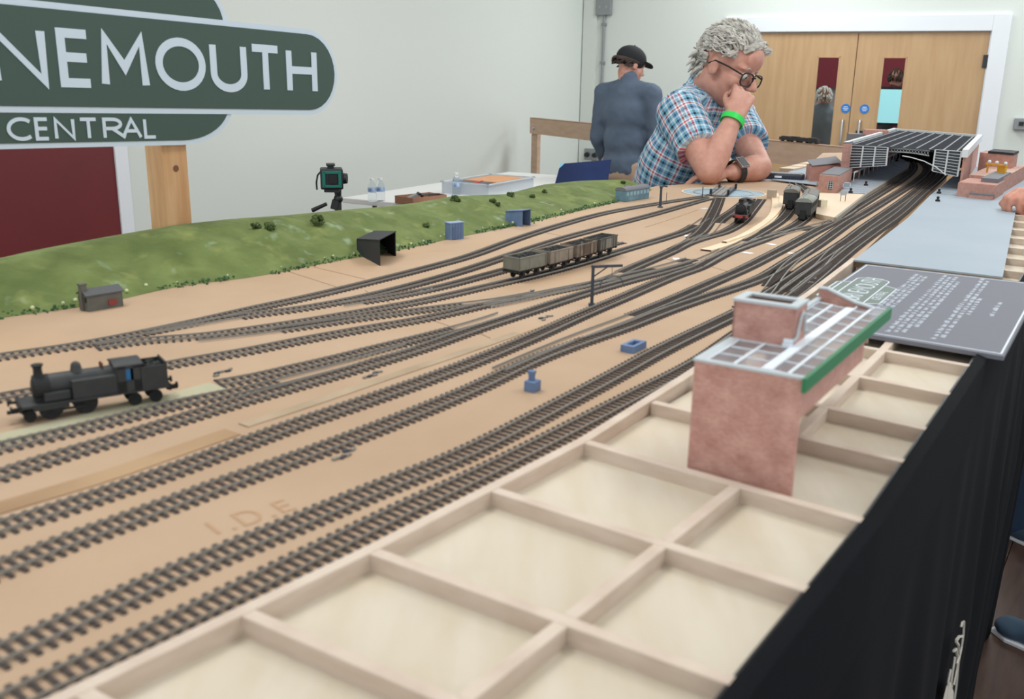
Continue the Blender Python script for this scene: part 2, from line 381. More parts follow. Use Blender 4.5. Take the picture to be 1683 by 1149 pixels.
# conduit, boxes, sockets
ec = thing('electrical_conduit', 'grey metal conduit running down the wall beside the man in the black cap', 'conduit', W(-2.52, 0))
mb = MB(); mb.cyl(W(-2.52, .86, .018), W(-2.52, 2.2, .018), .013, n=12); mb.build('pipe', m_grey_metal, ec, smooth=True)
mb = MB()
for z in (1.15, 1.72, 2.1): wbox(mb, -2.545, -2.495, z, z + .025, 0, .034)
mb.build('pipe_clip', m_grey_metal, ec)
bx = wbox(MB(), -2.61, -2.44, 2.2, 2.36, 0, .05).build('junction_box', m_grey_metal, ec, bevel=.006)
for s in (-2.56, -2.49): MB().cyl(W(s, 2.28, .05), W(s, 2.28, .056), .012).build('screw', m_steel, bx)
sk = thing('wall_socket', 'metal twin socket with black plugs low on the far wall', 'socket', W(-2.6, .75))
wbox(MB(), -2.68, -2.52, .73, .85, 0, .045).build('socket_body', m_grey_metal, sk, bevel=.005)
for s in (-2.645, -2.555):
    mb = MB(); mb.cyl(W(s, .785, .045), W(s, .785, .085), .028, .022, 14); pl = mb.build('plug', m_black, sk, smooth=True)
s2 = thing('wall_switch', 'grey metal switch box on the wall right of the beech doors', 'switch', W(1.45, 1.25))
wbox(MB(), 1.39, 1.56, 1.2, 1.3, 0, .045).build('switch_body', m_grey_metal, s2, bevel=.005)
wbox(MB(), 1.43, 1.47, 1.235, 1.27, .045, .052).build('rocker', m_black, s2)
# the next room, seen through the door glass
BK = DG + WD * 3.6
mb = MB(); mb.slab([BK + RD * -3.2, BK + RD * 2.4, BK + RD * 2.4 + Vector((0, 0, 3.6)), BK + RD * -3.2 + Vector((0, 0, 3.6))], .1, WD)
struct('wall_next_room', mb, mat('next_room_wall', (150, 140, 138), 0.8))
area('next_room_light', BK + WD * -1.8 + Vector((0, 0, 3.4)), 1.2, 1.2, 45)
mb = MB(); c = BK + WD * -.06; pan = tag(mb.slab([c + RD * -2.2 + Vector((0, 0, 1.5)), c + RD * 1.2 + Vector((0, 0, 1.5)), c + RD * 1.2 + Vector((0, 0, 2.6)), c + RD * -2.2 + Vector((0, 0, 2.6))], .03, WD).build('wall_hanging', mat('maroon_cloth', (120, 40, 50), .8)), 'maroon wall hanging in the room beyond the doors', 'hanging')
scn = thing('display_screen', 'bright cyan display screen behind the right door panel', 'screen', DG + WD * 2.6 + RD * .28)
c = V(1458, 175, DG + WD * 2.6, WD); c.z = 0
mb = MB(); mb.slab([c + RD * -.3 + Vector((0, 0, 1.12)), c + RD * .3 + Vector((0, 0, 1.12)), c + RD * .3 + Vector((0, 0, 1.50)), c + RD * -.3 + Vector((0, 0, 1.50))], .02, -WD)
mb.build('lit_panel', mat('lit_cyan', (150, 206, 212), .5, emit=.75), scn)
mb = MB(); mb.slab([c + RD * -.33 + WD * .04 + Vector((0, 0, 1.09)), c + RD * .33 + WD * .04 + Vector((0, 0, 1.09)), c + RD * .33 + WD * .04 + Vector((0, 0, 1.53)), c + RD * -.33 + WD * .04 + Vector((0, 0, 1.53))], .03, -WD)
mb.build('casing', m_black, scn)
mb = MB(); mb.box(c + WD * .05 + Vector((0, 0, .55)), (.12, .12, 1.1)); mb.box(c + WD * .05 + Vector((0, 0, .02)), (.4, .4, .04)); mb.build('stand', m_black, scn)

# MDF rail with its post
m_mdf_pale = mat('pale_mdf', (196, 168, 146), 0.75, rgb2=(186, 156, 132), scale=8, stretch=(1, 1, 4))
RA = D(873, 192, 9.0); RB = D(1392, 238, 5.68); RA.z = RB.z = 1.218
rd_ = (RB - RA).normalized(); rl = thing('timber_rail', 'long pale MDF rail on posts behind the two men', 'rail', (RA.x, RA.y, 0), atan2(rd_.y, rd_.x))
sp_ = RA.lerp(RB, .35)
zz = Vector((0, 0, -.066)); mb = MB(); mb.bar(RA + zz, RB + zz, .025, .132); mb.build('beam', m_mdf_pale, rl, bevel=.001)
sdv = Vector((-rd_.y, rd_.x, 0))
if sdv.x > 0: sdv = -sdv
mb = MB(); mb.bar(RA + Vector((0, 0, .004)) - sdv * .01, RB + Vector((0, 0, .004)) - sdv * .01, .045, .008); mb.build('capping', mat('edge_mdf', (160, 128, 106), .8), rl)
for t, w_ in ((.012, .085), (.70, .08), (.985, .08)):
    p = RA.lerp(RB, t) - sdv * .03;
    mb = MB(); mb.bar(Vector((p.x, p.y, 0)), Vector((p.x, p.y, 1.2)), w_ * 1.3, .035, upv=sdv); mb.build('post', m_mdf_pale, rl, bevel=.001)
for t in (.02, .69):
    p = RA.lerp(RB, t) + Vector((0, 0, -.082)); mb = MB(); mb.cyl(p + sdv * .012, p + sdv * .022, .018, .014); mb.build('bolt', m_steel, rl, smooth=True)
mw = mat('dark_wagon', (50, 46, 46), .7)
for i in range(4):
    p = V(1290 + i * 15.5, 221, RA, sdv); t = (p - RA).dot(rd_) ; p = RA + rd_ * t + Vector((0, 0, .008)) - sdv * .01
    wg = thing('stored_wagon', ['leftmost', 'second', 'third', 'rightmost'][i] + ' of four dark wagons parked on top of the MDF rail', 'wagon', p, atan2(rd_.y, rd_.x), 'dark wagons on the rail')
    mb = MB(); mb.box((0, 0, .017), (.085, .03, .018)); mb.box((0, 0, .029), (.06, .02, .006 + (i % 2) * .004)); mb.build('body', mw, wg, local=True)
    for a in (-.026, .026):
        mb = MB(); mb.cyl((a, -.011, .0062), (a, .011, .0062), .0062, n=10); mb.build('wheelset', m_black, wg, local=True)
# white table behind the embankment with its clutter
ZT = .90; T0 = P(598, 326, ZT); TD = Vector((1, -.56, 0)).normalized(); TN = Vector((TD.y, -TD.x, 0))
tb = thing('folding_table', 'white topped folding table beyond the grass bank', 'table', (T0.x, T0.y, 0), atan2(TD.y, TD.x))
m_table = mat('white_laminate', (222, 222, 220), .4)
def TP(a, b, z=ZT): return Vector((T0.x, T0.y, z)) + TD * a + TN * b
mb = MB(); mb.slab([TP(-.05, -.12), TP(1.9, -.12), TP(1.9, .62), TP(-.05, .62)], -.03, (0, 0, 1)); mb.build('table_top', m_table, tb, bevel=.004)
for a, b in ((.1, 0), (1.75, 0), (.1, .5), (1.75, .5)):
    mb = MB(); mb.cyl(TP(a, b, 0), TP(a, b, ZT - .03), .014); mb.build('leg', m_dkmetal, tb, smooth=True)
m_pet = mat('clear_bottle_plastic', (238, 243, 246), .08, trans=.95, ior=1.06)
m_wlabel = mat('blue_bottle_label', (90, 130, 180), .5, rgb2=(190, 205, 222), scale=40)
for i, (x, y, h, lb) in enumerate(((612, 331, .128, 'left of two clear water bottles standing together on the white table'), (626, 330, .128, 'right of two clear water bottles standing together on the white table'), (750, 323, .14, 'clear water bottle with a blue label beside the plastic tub'))):
    p = P(x, y, ZT); bt = thing('water_bottle', lb, 'bottle', p, 0, 'water bottles on the white table'); r = .024
    MB().lathe([(r * .9, 0), (r, .006), (r, h * .34), (r * .93, h * .38), (r, h * .42), (r, h * .62), (r * .8, h * .74), (r * .42, h * .86), (r * .4, h * .92)], n=18).build('bottle_body', m_pet, bt, True, local=True)
    MB().lathe([(r * .48, h * .92), (r * .48, h), (r * .4, h)], n=14).build('cap', m_white, bt, True, local=True)
    MB().lathe([(r * 1.02, h * .42), (r * 1.02, h * .6)], n=18).build('bottle_label', m_wlabel, bt, True, local=True)
m_card = mat('brown_cardboard', (150, 108, 84), .8)
p = P(692, 333, ZT); an = atan2(TD.y, TD.x); ct = thing('cardboard_tray', 'shallow brown cardboard tray on the white table', 'tray', p, an - .25)
mb = MB(); w2, d2, h2 = .25, .15, .042
mb.box((0, 0, .002), (w2, d2, .004)); mb.box((0, -d2 / 2, h2 / 2), (w2, .004, h2)); mb.box((0, d2 / 2, h2 / 2), (w2, .004, h2)); mb.box((-w2 / 2, 0, h2 / 2), (.004, d2, h2)); mb.box((w2 / 2, 0, h2 / 2), (.004, d2, h2))
mb.build('tray_body', m_card, ct, local=True)
R = Matrix.Rotation(an - .25, 3, 'Z')
pr = thing('hand_clamp', 'black handled clamp lying in the cardboard tray', 'tool', p + R @ Vector((-.02, 0, .02)), an - .25)
MB().tube([(-.03, 0, .012), (0, .0, .035), (.03, .01, .022), (.05, .02, .006)], .008).build('handle', m_black, pr, True, local=True)
MB().box((-.045, 0, .014), (.06, .03, .02), ry=-.3).build('jaw', m_grey_metal, pr, local=True)
rl_ = tag(MB().box(p + R @ Vector((.055, -.01, .043)), (.13, .025, .004), rz=an - .3).build('steel_ruler', m_dkmetal), 'dark ruler laid across the cardboard tray', 'ruler')
# plastic tub
p = P(815, 316, ZT); p = p + TN * -.05; tu = thing('plastic_tub', 'clear plastic tub of model parts at the end of the white table', 'tub', p, an)
m_tub = mat('milky_plastic', (226, 232, 236), .3, trans=.45, ior=1.1)
mb = MB(); w2, d2, h2 = .56, .32, .075
mb.box((0, 0, .003), (w2, d2, .006)); mb.box((0, -d2 / 2, h2 / 2), (w2, .006, h2)); mb.box((0, d2 / 2, h2 / 2), (w2, .006, h2)); mb.box((-w2 / 2, 0, h2 / 2), (.006, d2, h2)); mb.box((w2 / 2, 0, h2 / 2), (.006, d2, h2))
tbb = mb.build('tub_body', m_tub, tu, local=True, bevel=.002)
mb = MB(); mb.box((0, -d2 / 2, h2), (w2 + .02, .018, .008)); mb.box((0, d2 / 2, h2), (w2 + .02, .018, .008)); mb.box((-w2 / 2, 0, h2), (.018, d2 + .02, .008)); mb.box((w2 / 2, 0, h2), (.018, d2 + .02, .008)); mb.build('rim', m_tub, tu, local=True)
R = Matrix.Rotation(an, 3, 'Z')
tag(MB().box(p + R @ Vector((.07, 0, .072)), (.36, .24, .006), rz=an).build('balsa_sheet', mat('orange_board', (205, 150, 108), .7)), 'orange brown sheet lying on top of the plastic tub', 'sheet')
tag(MB().box(p + R @ Vector((-.12, .02, .04)), (.2, .2, .06), rz=an).build('parts_box', mat('slate_blue_box', (84, 100, 118), .6)), 'slate blue box inside the plastic tub', 'box')
tag(MB().box(p + R @ Vector((-.16, -.02, .074)), (.16, .012, .006), rz=an + .2).build('red_pencil', mat('red_lacquer', (200, 60, 60), .4)), 'red pencil resting on the slate box in the tub', 'pencil')
tag(MB().box(P(770, 322, ZT) + Vector((0, 0, .004)), (.21, .297, .008), rz=an + .3).build('paper_stack', m_white), 'white paper lying between water bottle and plastic tub', 'paper')
# laptop lid
lp = thing('laptop', 'dark navy laptop lid seen over the grass bank beside the standing man', 'laptop', TP(1.9, .1), 0)
a, b, c, d = D(921, 269, 5.0), D(1005, 262, 5.0), D(992, 340, 4.8), D(900, 345, 4.8)
m_navy = mat('navy_laptop_lid', (22, 36, 72), .7, rgb2=(30, 48, 92), scale=3, spec=.15)
lid = MB().slab([a, b, c, d], .008).build('lid', m_navy, lp, bevel=.002)
MB().slab([a + Vector((.002, 0, 0)), a.lerp(b, .1), a.lerp(d, .12)], -.003).build('corner_glint', mat('painted_cyan_glint', (50, 140, 175), .3), lp)  # highlight at the lid's corner, painted as a thin cyan sliver
e = (b - a).cross(d - a).normalized(); e.z = 0; e.normalize()
if e.x > 0: e = -e
MB().slab([c, d, d - e * .25, c - e * .25], .012).build('keyboard_base', m_black, lp)
mb = MB(); q = (c + d) / 2 - e * .12; mb.box((q.x, q.y, q.z / 2 - .01), (.5, .3, q.z - .02)); tag(mb.build('equipment_case', m_black, bevel=.01), 'black equipment case standing on end under the navy laptop', 'case')
# laser level on its tripod
ll = thing('laser_level', 'green and black laser level on a black tripod head above the grass bank', 'level', D(545, 300, 3.4) * 1, 0)
LX = 3.4
def Q(x, y, dx=0): return D(x, y, LX + dx)
m_teal = mat('teal_plastic', (22, 112, 98), .45); m_dk = mat('charcoal_plastic', (30, 36, 38), .5)
c = Q(545, 293); k = LX / 1580
yaw = radians(12)
mb = MB(); mb.box(c, (.075, 36 * k, 33 * k), rz=yaw); ho = mb.build('housing', m_dk, ll, bevel=.005)
R = Matrix.Rotation(yaw, 3, 'Z'); f0 = c + R @ Vector((-.0385, 0, 0))
mb = MB(); yy, zz_ = 15 * k, 13 * k
for s in (-1, 1):
    mb.box(f0 + R @ Vector((0, s * yy * .85, 0)), (.006, 5 * k, 27 * k), rz=yaw); mb.box(f0 + R @ Vector((0, 0, s * zz_ * .85)), (.006, 27 * k, 4.5 * k), rz=yaw)
mb.build('bumper', m_teal, ho, bevel=.001)
mb = MB(); mb.box(f0 + R @ Vector((-.002, -2 * k, 0)), (.008, 13 * k, 13 * k), rz=yaw); mb.build('window', m_black, ho)
mb = MB(); mb.box(c + Vector((0, 1 * k, 17.5 * k)), (.04, 10 * k, 6 * k), rz=yaw); mb.box(c + Vector((0, 1 * k, 22 * k)), (.05, 14 * k, 3 * k), rz=yaw); mb.build('top_lens', m_dk, ll, bevel=.001)
mb = MB(); q = c + R @ Vector((-.01, -21 * k, 0)); mb.cyl(q + Vector((0, 4 * k, 0)), q - Vector((0, 4 * k, 0)), 9 * k, 8 * k, 16); mb.build('side_knob', m_dk, ll, smooth=True)
MB().tube([Q(528, 281), Q(522, 288), Q(520, 300), Q(521, 312)], .003).build('strap', m_black, ll, True)
mb = MB(); mb.box(Q(547, 312.5), (.05, 24 * k, 5 * k)); mb.cyl(Q(555, 313), Q(556, 323), 6 * k, 5 * k); mb.ball(Q(556, 327), 7.5 * k); mb.box(Q(551, 336), (.03, 11 * k, 15 * k), rx=.25); mb.build('tripod_head', m_black, ll, True)
mb = MB(); mb.cyl(Q(537, 335), Q(513, 346), 2.9 * k, 3.6 * k); mb.build('pan_handle', m_black, ll, True)
b0 = Q(556, 345); mb = MB(); mb.cyl(b0, b0 + Vector((0, 0, .05)), .012); mb.cyl(Vector((b0.x, b0.y, .7)), b0, .012); mb.build('centre_column', m_dkmetal, ll, True)
for i in range(3):
    an_ = i * 2 * pi / 3 + .4; mb = MB(); mb.cyl(Vector((b0.x, b0.y, b0.z - .12)), Vector((b0.x + .38 * cos(an_), b0.y + .38 * sin(an_), 0)), .012, .009); mb.build('leg', m_dkmetal, ll, True)
# ------------------------------------------------------------------ the layout's woodwork
m_board = mat('tan_track_board', (184, 157, 130), 0.75, rgb2=(175, 147, 119), scale=5, detail=6)
mix_layer(m_board, (196, 162, 120), 2.2, .5, .75, amount=.5)
mix_layer(m_board, (176, 146, 112), 30, .6, .85, stretch=(1, 2, 1), amount=.25, seed=3.1)
m_ply = mat('pale_plywood', (209, 200, 182), 0.7, rgb2=(202, 190, 168), scale=7, stretch=(1, 5, 1), rot=(0, 0, .98), detail=6)
mix_layer(m_ply, (214, 184, 128), 3.0, .58, .74, amount=.6, seed=4.2)
mix_layer(m_ply, (196, 186, 166), 16, .62, .8, amount=.5, seed=1.7)
m_rib = mat('rib_plywood', (211, 196, 180), 0.75, rgb2=(200, 182, 165), scale=9, stretch=(3, 3, 14), detail=5)
m_cloth = mat('black_cloth', (11, 14, 19), 0.95, spec=.15, bump=.12, bscale=8)
UP = Vector((0, 0, 1))
def xy(p): return Vector((p[0], p[1], 0))
ZF = ZB + .006        # the open frame stands a little proud of the track board
FK = (CZ - ZF) / (CZ - ZB)
SPAR = [Vector((x * FK, y * FK, ZF)) for x, y in ((.10, .49), (.43, .222))] + [P(x, y, ZF) for x, y in ((400, 1003), (608, 903), (958, 724), (1119, 623), (1331, 481), (1404, 425))]
FRONT = [Vector((x * FK, y * FK, ZF)) for x, y in ((.0, .185), (.20, .04))] + [P(x, y, ZF) for x, y in ((1190, 1149), (1425, 855), (1602, 594))] + [Vector((1.6, -.868, ZF)), Vector((2.56, -1.45, ZF))]
RIBS = [((.25, .363), (.10, .115)), ((.345, .29), (.195, .047)), ((.43, .222), (.285, -.015)), ((.508, .158), (.365, -.068)), ((.587, .094), (.445, -.123)), ((.691, .016), (.542, -.192)), ((.795, -.064), (.642, -.262)), ((.904, -.141), (.757, -.338)),
        ((.985, -.197), (.838, -.388)), ((1.09, -.262), (.942, -.456)), ((1.195, -.33), (1.047, -.522))]
for i in range(12):
    RIBS.append(((1.31 + .113 * i, -.398 - .072 * i), (1.16 + .113 * i, -.592 - .0695 * i)))
RIBS = [((a[0] * FK, a[1] * FK), (b[0] * FK, b[1] * FK)) for a, b in RIBS]
base = thing('model_railway_baseboard', 'long pale timber baseboard with a tan track surface and an open ribbed front', 'baseboard', (1.2, 0, 0), 0)
back = [Vector((4.45, -1.75, ZB)), Vector((4.3, -1.35, ZB)), Vector((3.35, -.98, ZB)), P(1330, 290), P(1255, 292), P(1150, 301), P(1078, 306), Vector((2.42, -.14, ZB)), Vector((2.0, .22, ZB)), Vector((1.5, .62, ZB)), Vector((1.0, 1.0, ZB)), Vector((.62, 1.3, ZB))]
fr = [Vector((p.x, p.y, 0)) for p in SPAR] + [P(1480, 356), P(1556, 292), Vector((3.2, -1.36, ZB)), Vector((4.1, -1.8, ZB))]
mb = MB(); mb.prism([(p.x, p.y) for p in fr + back], ZB - .012, ZB); mb.build('track_board', m_board, base)
hh = .030; th = .0095
for i, (a, b) in enumerate(RIBS):
    a, b = Vector((*a, ZF - hh / 2)), Vector((*b, ZF - hh / 2)); MB().bar(a, b, th, hh).build('rib', m_rib, base, bevel=.0006)
    if i < len(RIBS) - 1:
        a2, b2 = RIBS[i + 1]; t = .59
        p = a.lerp(b, t); q = Vector((*a2, p.z)).lerp(Vector((*b2, p.z)), t); e = (q - p).normalized() * th / 2
        if i != 6 and i < 12: MB().bar(p + e, q - e, th, hh).build('noggin', m_rib, base, bevel=.0006)
        z = ZF - .0125
        mb = MB(); mb.prism([(a.x, a.y), (a2[0], a2[1]), (b2[0], b2[1]), (b.x, b.y)], z - .006, z); mb.build('base_panel', m_ply, base)
for L_, nm in ((SPAR, 'spar'),):
    mb = MB()
    for p, q in zip(L_, L_[1:]): mb.bar(p + Vector((0, 0, -hh / 2 + .0004)), q + Vector((0, 0, -hh / 2 + .0004)), th, hh)
    mb.build(nm, m_rib, base)
mb = MB(); off = Vector((.008, .006, 0))
for p, q in zip(FRONT, FRONT[1:]): mb.bar(p + Vector((0, 0, -.05)), q + Vector((0, 0, -.05)), .009, .099)
mb.build('fascia', m_black, base)
for x, y in ((.55, .55), (1.0, -.2), (1.9, .1), (2.2, -.95), (3.2, -1.1), (3.95, -1.55)):
    mb = MB(); mb.box((x, y, (ZB - .1) / 2), (.045, .045, ZB - .1)); mb.build('leg', m_mdf_pale, base)
mb = MB(); mb.bar(Vector((.5, .5, ZB - .075)), Vector((4.1, -1.6, ZB - .075)), .02, .09); mb.bar(Vector((.9, .9, ZB - .06)), Vector((2.6, -.45, ZB - .075)), .02, .09); mb.build('under_frame', m_mdf_pale, base)
m_seam = mat('board_seam', (120, 92, 72), .9)
for k, (a, b) in enumerate((((470, 445), (560, 474)), ((512, 438), (600, 459)), ((600, 478), (645, 500)), ((715, 528), (753, 541)), ((788, 548), (806, 556)), ((893, 382), (930, 389)), ((1092, 425), (1150, 440)), ((1163, 437), (1195, 446)))):
    MB().bar(P(*a, ZB + .0001), P(*b, ZB + .0001), .0009, .0004).build('board_joint', m_seam, base)
# roadbed strips laid flat on the board
m_cork = mat('grey_roadbed', (176, 156, 130), .85, rgb2=(160, 140, 114), scale=14); m_cork2 = mat('pale_green_roadbed', (186, 180, 150), .85, rgb2=(170, 168, 142), scale=10)
m_brown = mat('brown_roadbed', (176, 146, 112), .85, rgb2=(154, 124, 92), scale=8)
m_pine_strip = mat('pale_pine_strip', (232, 212, 182), .7, rgb2=(222, 198, 164), scale=12)
def strip(name, px, w, m, t=.0009):
    c = catmull([P(*q) for q in px], .02); mb = MB(); vs = []; fs = []
    for i, p in enumerate(c):
        d = (c[min(i + 1, len(c) - 1)] - c[max(i - 1, 0)]).normalized(); n = Vector((-d.y, d.x, 0))
        vs += [p + n * (w / 2), p - n * (w / 2), p + n * (w / 2) + UP * t, p - n * (w / 2) + UP * t]
    for i in range(len(c) - 1):
        k = 4 * i; fs += [(k + 2, k + 3, k + 7, k + 6), (k, k + 2, k + 6, k + 4), (k + 1, k + 5, k + 7, k + 3)]
    mb.add(vs, fs); return mb.build(name, m, base)
strip('roadbed_strip', [(-60, 738), (100, 700), (250, 664), (362, 634)], .03, m_cork2)
strip('roadbed_strip', [(400, 700), (500, 668), (640, 620), (760, 580), (860, 545)], .014, m_cork)
strip('roadbed_strip', [(-40, 848), (60, 818), (170, 785), (270, 750), (390, 708)], .022, m_brown)
strip('roadbed_strip', [(800, 476), (900, 449), (960, 436)], .004, m_brown, .0004)
for o in (0, 1): strip('wire_run', [(860, 548 + o * 6), (950, 515 + o * 5), (1040, 478 + o * 4), (1100, 452 + o * 3)], .0022, m_brown, .0006)
strip('pine_strip', [(1160, 413), (1200, 400), (1240, 380), (1270, 357), (1276, 335), (1272, 318)], .022, m_pine_strip, .003)
strip('pine_strip', [(1190, 402), (1230, 387), (1262, 366), (1281, 345), (1284, 325)], .010, m_pine_strip, .006)
strip('wire_run', [(1060, 374), (1110, 358), (1150, 344)], .002, m_brown, .0006)
# pencilled board mark: 1.D.E
mb = MB(); m_pen = mat('pencil_mark', (180, 146, 112), .9)
O = P(352, 880); ex = (P(440, 852) - O).normalized(); ey = Vector((-ex.y, ex.x, 0)); hL = .021
def bm(x, y, h): return O + ex * x + ey * y + UP * (.0002 + h)
stroke(mb, [(.004, 0), (.004, hL)], .0026, bm, .0002); stroke(mb, [(.014, 0), (.017, 0)], .003, bm, .0002)
stroke(mb, [(.024, 0), (.024, hL), (.03, hL)] + [(.03 + .009 * sin(radians(a)), hL / 2 + hL / 2 * cos(radians(a))) for a in range(0, 181, 20)] + [(.024, 0)], .0026, bm, .0002)
stroke(mb, [(.045, 0), (.048, 0)], .003, bm, .0002)
glyph(mb, 'E', .055, 0, hL, hL, .0026, bm, .0002); mb.build('lettering', m_pen, base)

# black cloth skirt
sk = thing('black_cloth_skirt', 'black cloth skirt hanging to the floor along the front of the layout', 'cloth', (FRONT[2].x, FRONT[2].y, 0), 0)
fp = []
for p, q in zip(FRONT, FRONT[1:]):
    n = max(2, int((q - p).length / .02)); fp += [p.lerp(q, i / n) for i in range(n)]
fp.append(FRONT[-1])
e = FRONT[-1]; nin = Vector((.55, .83, 0)); NE = len(fp); fp += [e + Vector((.012, -.002, 0)), e + nin * .03 + Vector((.02, 0, 0)), e + nin * .12 + Vector((.03, 0, 0)), e + nin * .2 + Vector((.03, 0, 0))]
ZB_ = ZB; ZB = ZF
zs = [ZB + .003, ZB - .0, ZB - .03, ZB - .10, ZB - .101, ZB - .16, ZB - .3, ZB - .5, ZB - .75, ZB - 1.0, ZB - 1.2, .012]
vs = []; fs = []; rng = len(fp)
for i, p in enumerate(fp):
    d = (fp[min(i + 1, rng - 1)] - fp[max(i - 1, 0)]); d.z = 0; d.normalize(); o_ = Vector((d.y, -d.x, 0)); s_ = i * .02
    for z in zs:
        dz = ZB - z; f_ = min(1, max(0, dz - .1) * 2.2)
        o = .0055 + (0.004 if dz < .1005 else 0) + f_ * (.010 * sin(s_ * 17 + dz * 1.6) + .006 * sin(s_ * 41 + 2 - dz * 2)) + f_ * .012 - dz * .02
        if dz < 0: o = -.001
        vs.append((p.x + o_.x * o, p.y + o_.y * o, min(z, ZB - .02) if i >= NE else z))
K = len(zs)
for i in range(rng - 1):
    for j in range(K - 1): fs.append((i * K + j, (i + 1) * K + j, (i + 1) * K + j + 1, i * K + j + 1))
ZB = ZB_
mb = MB(); mb.add(vs, fs); o = mb.build('drape', m_cloth, sk, True); sd = o.modifiers.new('thick', 'SOLIDIFY'); sd.thickness = .0015; sd.offset = 0
m_print = mat('grey_white_print', (196, 192, 180), .8)
fn = Vector((-.551, -.834, 0)); fS = FRONT[5] + fn * .03
mb = MB()
PR = [((1583, 1021), (1582, 1040), (1579, 1062), (1574, 1085), (1572, 1108), (1570, 1128), (1567, 1150)), ((1570, 1053), (1575, 1046), (1581, 1045)), ((1570, 1054), (1574, 1060), (1575, 1075), (1571, 1090)), ((1566, 1070), (1570, 1066), (1572, 1078)),
      ((1568, 1080), (1565, 1098), (1562, 1118), (1563, 1128)), ((1575, 1075), (1571, 1100), (1566, 1125)), ((1561, 1100), (1557, 1120), (1553, 1150)), ((1578, 1030), (1580, 1022)), ((1560, 1128), (1556, 1150)), ((1564, 1138), (1566, 1150))]
for pl in PR:
    pts = [V(x, y, fS, fn) for x, y in pl]
    mb.tube([p + fn * .001 for p in pts], .002, 4)
pts = [V(x, y, fS, fn) for x, y in ((1554, 1128), (1560, 1120), (1566, 1140), (1563, 1152), (1548, 1152))]; mb.slab([p + fn * .001 for p in pts], .001, fn)
mb.build('printed_sketch', m_print, sk)

# ------------------------------------------------------------------ grass bank
m_grass = mat('painted_grass', (114, 129, 72), .9, rgb2=(92, 108, 55), scale=14, detail=8, bump=.5, bscale=40)
mix_layer(m_grass, (84, 98, 46), 13, .5, .68, stretch=(1.2, 1, 2), amount=.8, seed=2.2)
mix_layer(m_grass, (158, 164, 96), 22, .58, .8, amount=.5, seed=5.4)
mix_layer(m_grass, (168, 190, 166), 15, .62, .78, stretch=(1.5, 1.5, .7), amount=.6, seed=8.1)
BP = [(-160, 556), (-80, 538), (0, 523), (120, 507), (200, 492), (300, 470), (420, 455), (560, 428), (640, 415), (740, 393), (850, 371), (930, 352), (1010, 333), (1050, 322), (1072, 312)]
RP = [(-160, 452), (-80, 440), (0, 427), (110, 405), (190, 390), (300, 371), (400, 360), (480, 355), (560, 347), (640, 340), (700, 333), (760, 322), (840, 319), (905, 303), (960, 297), (1020, 295), (1050, 301), (1075, 307)]
bpts = catmull([P(*q) for q in BP], .02); nb = len(bpts); width = .17
def nrm(i):
    d = (bpts[min(i + 1, nb - 1)] - bpts[max(i - 1, 0)]).normalized(); return Vector((-d.y, d.x, 0))
def ridge_z(x, y):       # sight line over the crest
    for (a, b) in zip(RP, RP[1:]):
        pass
    return None
def crest(i):
    o = bpts[i] + nrm(i) * width * (1 if i < nb - 12 else max(.25, (nb - i) / 12))
    az = o.y / o.x
    best = None
    for a, b in zip(RP, RP[1:]):
        ra, rb = ray(*a), ray(*b); ya, yb = ra.y / ra.x, rb.y / rb.x
        if (ya - az) * (yb - az) <= 0:
            t = (az - ya) / (yb - ya); r = ra / ra.x * (1 - t) + rb / rb.x * t
            best = CZ + r.z * o.x
    if best is None: best = ZB + (.10 if i < nb / 2 else .008)
    return o, max(best, ZB + .006)
cr = [crest(i) for i in range(nb)]
NR = 14; vs = []; fs = []
for i in range(nb):
    b = bpts[i]; c, cz = cr[i]; H_b = cz - ZB
    for j in range(NR + 5):
        if j <= NR:
            t = j / NR; p = b.lerp(Vector((c.x, c.y, ZB)), t)
            z = ZB + H_b * (sin(t * pi / 2) ** 1.15)
            n = noise.noise(Vector((p.x * 16, p.y * 16, z * 12))) * .011 + noise.noise(Vector((p.x * 45, p.y * 45, z * 40))) * .007
            env = sin(pi * min(t, .999)) ** .6
            z += n * env * min(1, H_b / .05)
            if j == 0: z = ZB + .0003
        else:
            t = (j - NR) / 4; p = Vector((c.x, c.y, ZB)) + nrm(i) * (.13 * t * min(1, H_b / .06)); z = ZB + H_b * (1 - t ** 2.2 * .98) - .0
            if j == NR + 4: z = ZB - .015
        vs.append((p.x, p.y, z))
K = NR + 5
for i in range(nb - 1):
    for j in range(K - 1): fs.append((i * K + j, (i + 1) * K + j, (i + 1) * K + j + 1, i * K + j + 1))
mb = MB(); mb.add(vs, fs)
bank = thing('grass_bank', 'long painted green grass bank along the back of the layout', 'embankment', bpts[nb // 2], 0)
mb.build('slope', m_grass, bank, True)
def bank_at(x, y):
    """the bank's surface under a sight line"""
    r = ray(x, y); best = None
    for i in range(nb):
        for j in range(NR):
            p = Vector(vs[i * K + j]); q = p - EYE; t = q.dot(r) / r.dot(r); e = (q - r * t).length / t
            if best is None or e < best[0]: best = (e, p)
    return best[1]
m_bush = mat('dark_foliage', (58, 76, 38), .9, rgb2=(82, 100, 48), scale=90, bump=.8, bscale=160)
random.seed(11)
def bush(px, r):
    p = bank_at(*px); mb = MB()
    for k in range(16):
        a = random.random() * 2 * pi; d = random.random() ** .5 * r
        mb.ball(p + Vector((cos(a) * d, sin(a) * d, random.random() * r * .9)), r * random.uniform(.28, .5), 7, 5)
    for k in range(60):
        a = random.random() * 2 * pi; h = random.random(); d = r * 1.1 * (1 - h * h * .5); q = p + Vector((cos(a) * d, sin(a) * d, h * r * 1.3))
        mb.box(q, (r * .16, r * .16, r * .05), rx=random.random() * 3, ry=random.random() * 3)
    mb.build('bush', m_bush, bank)
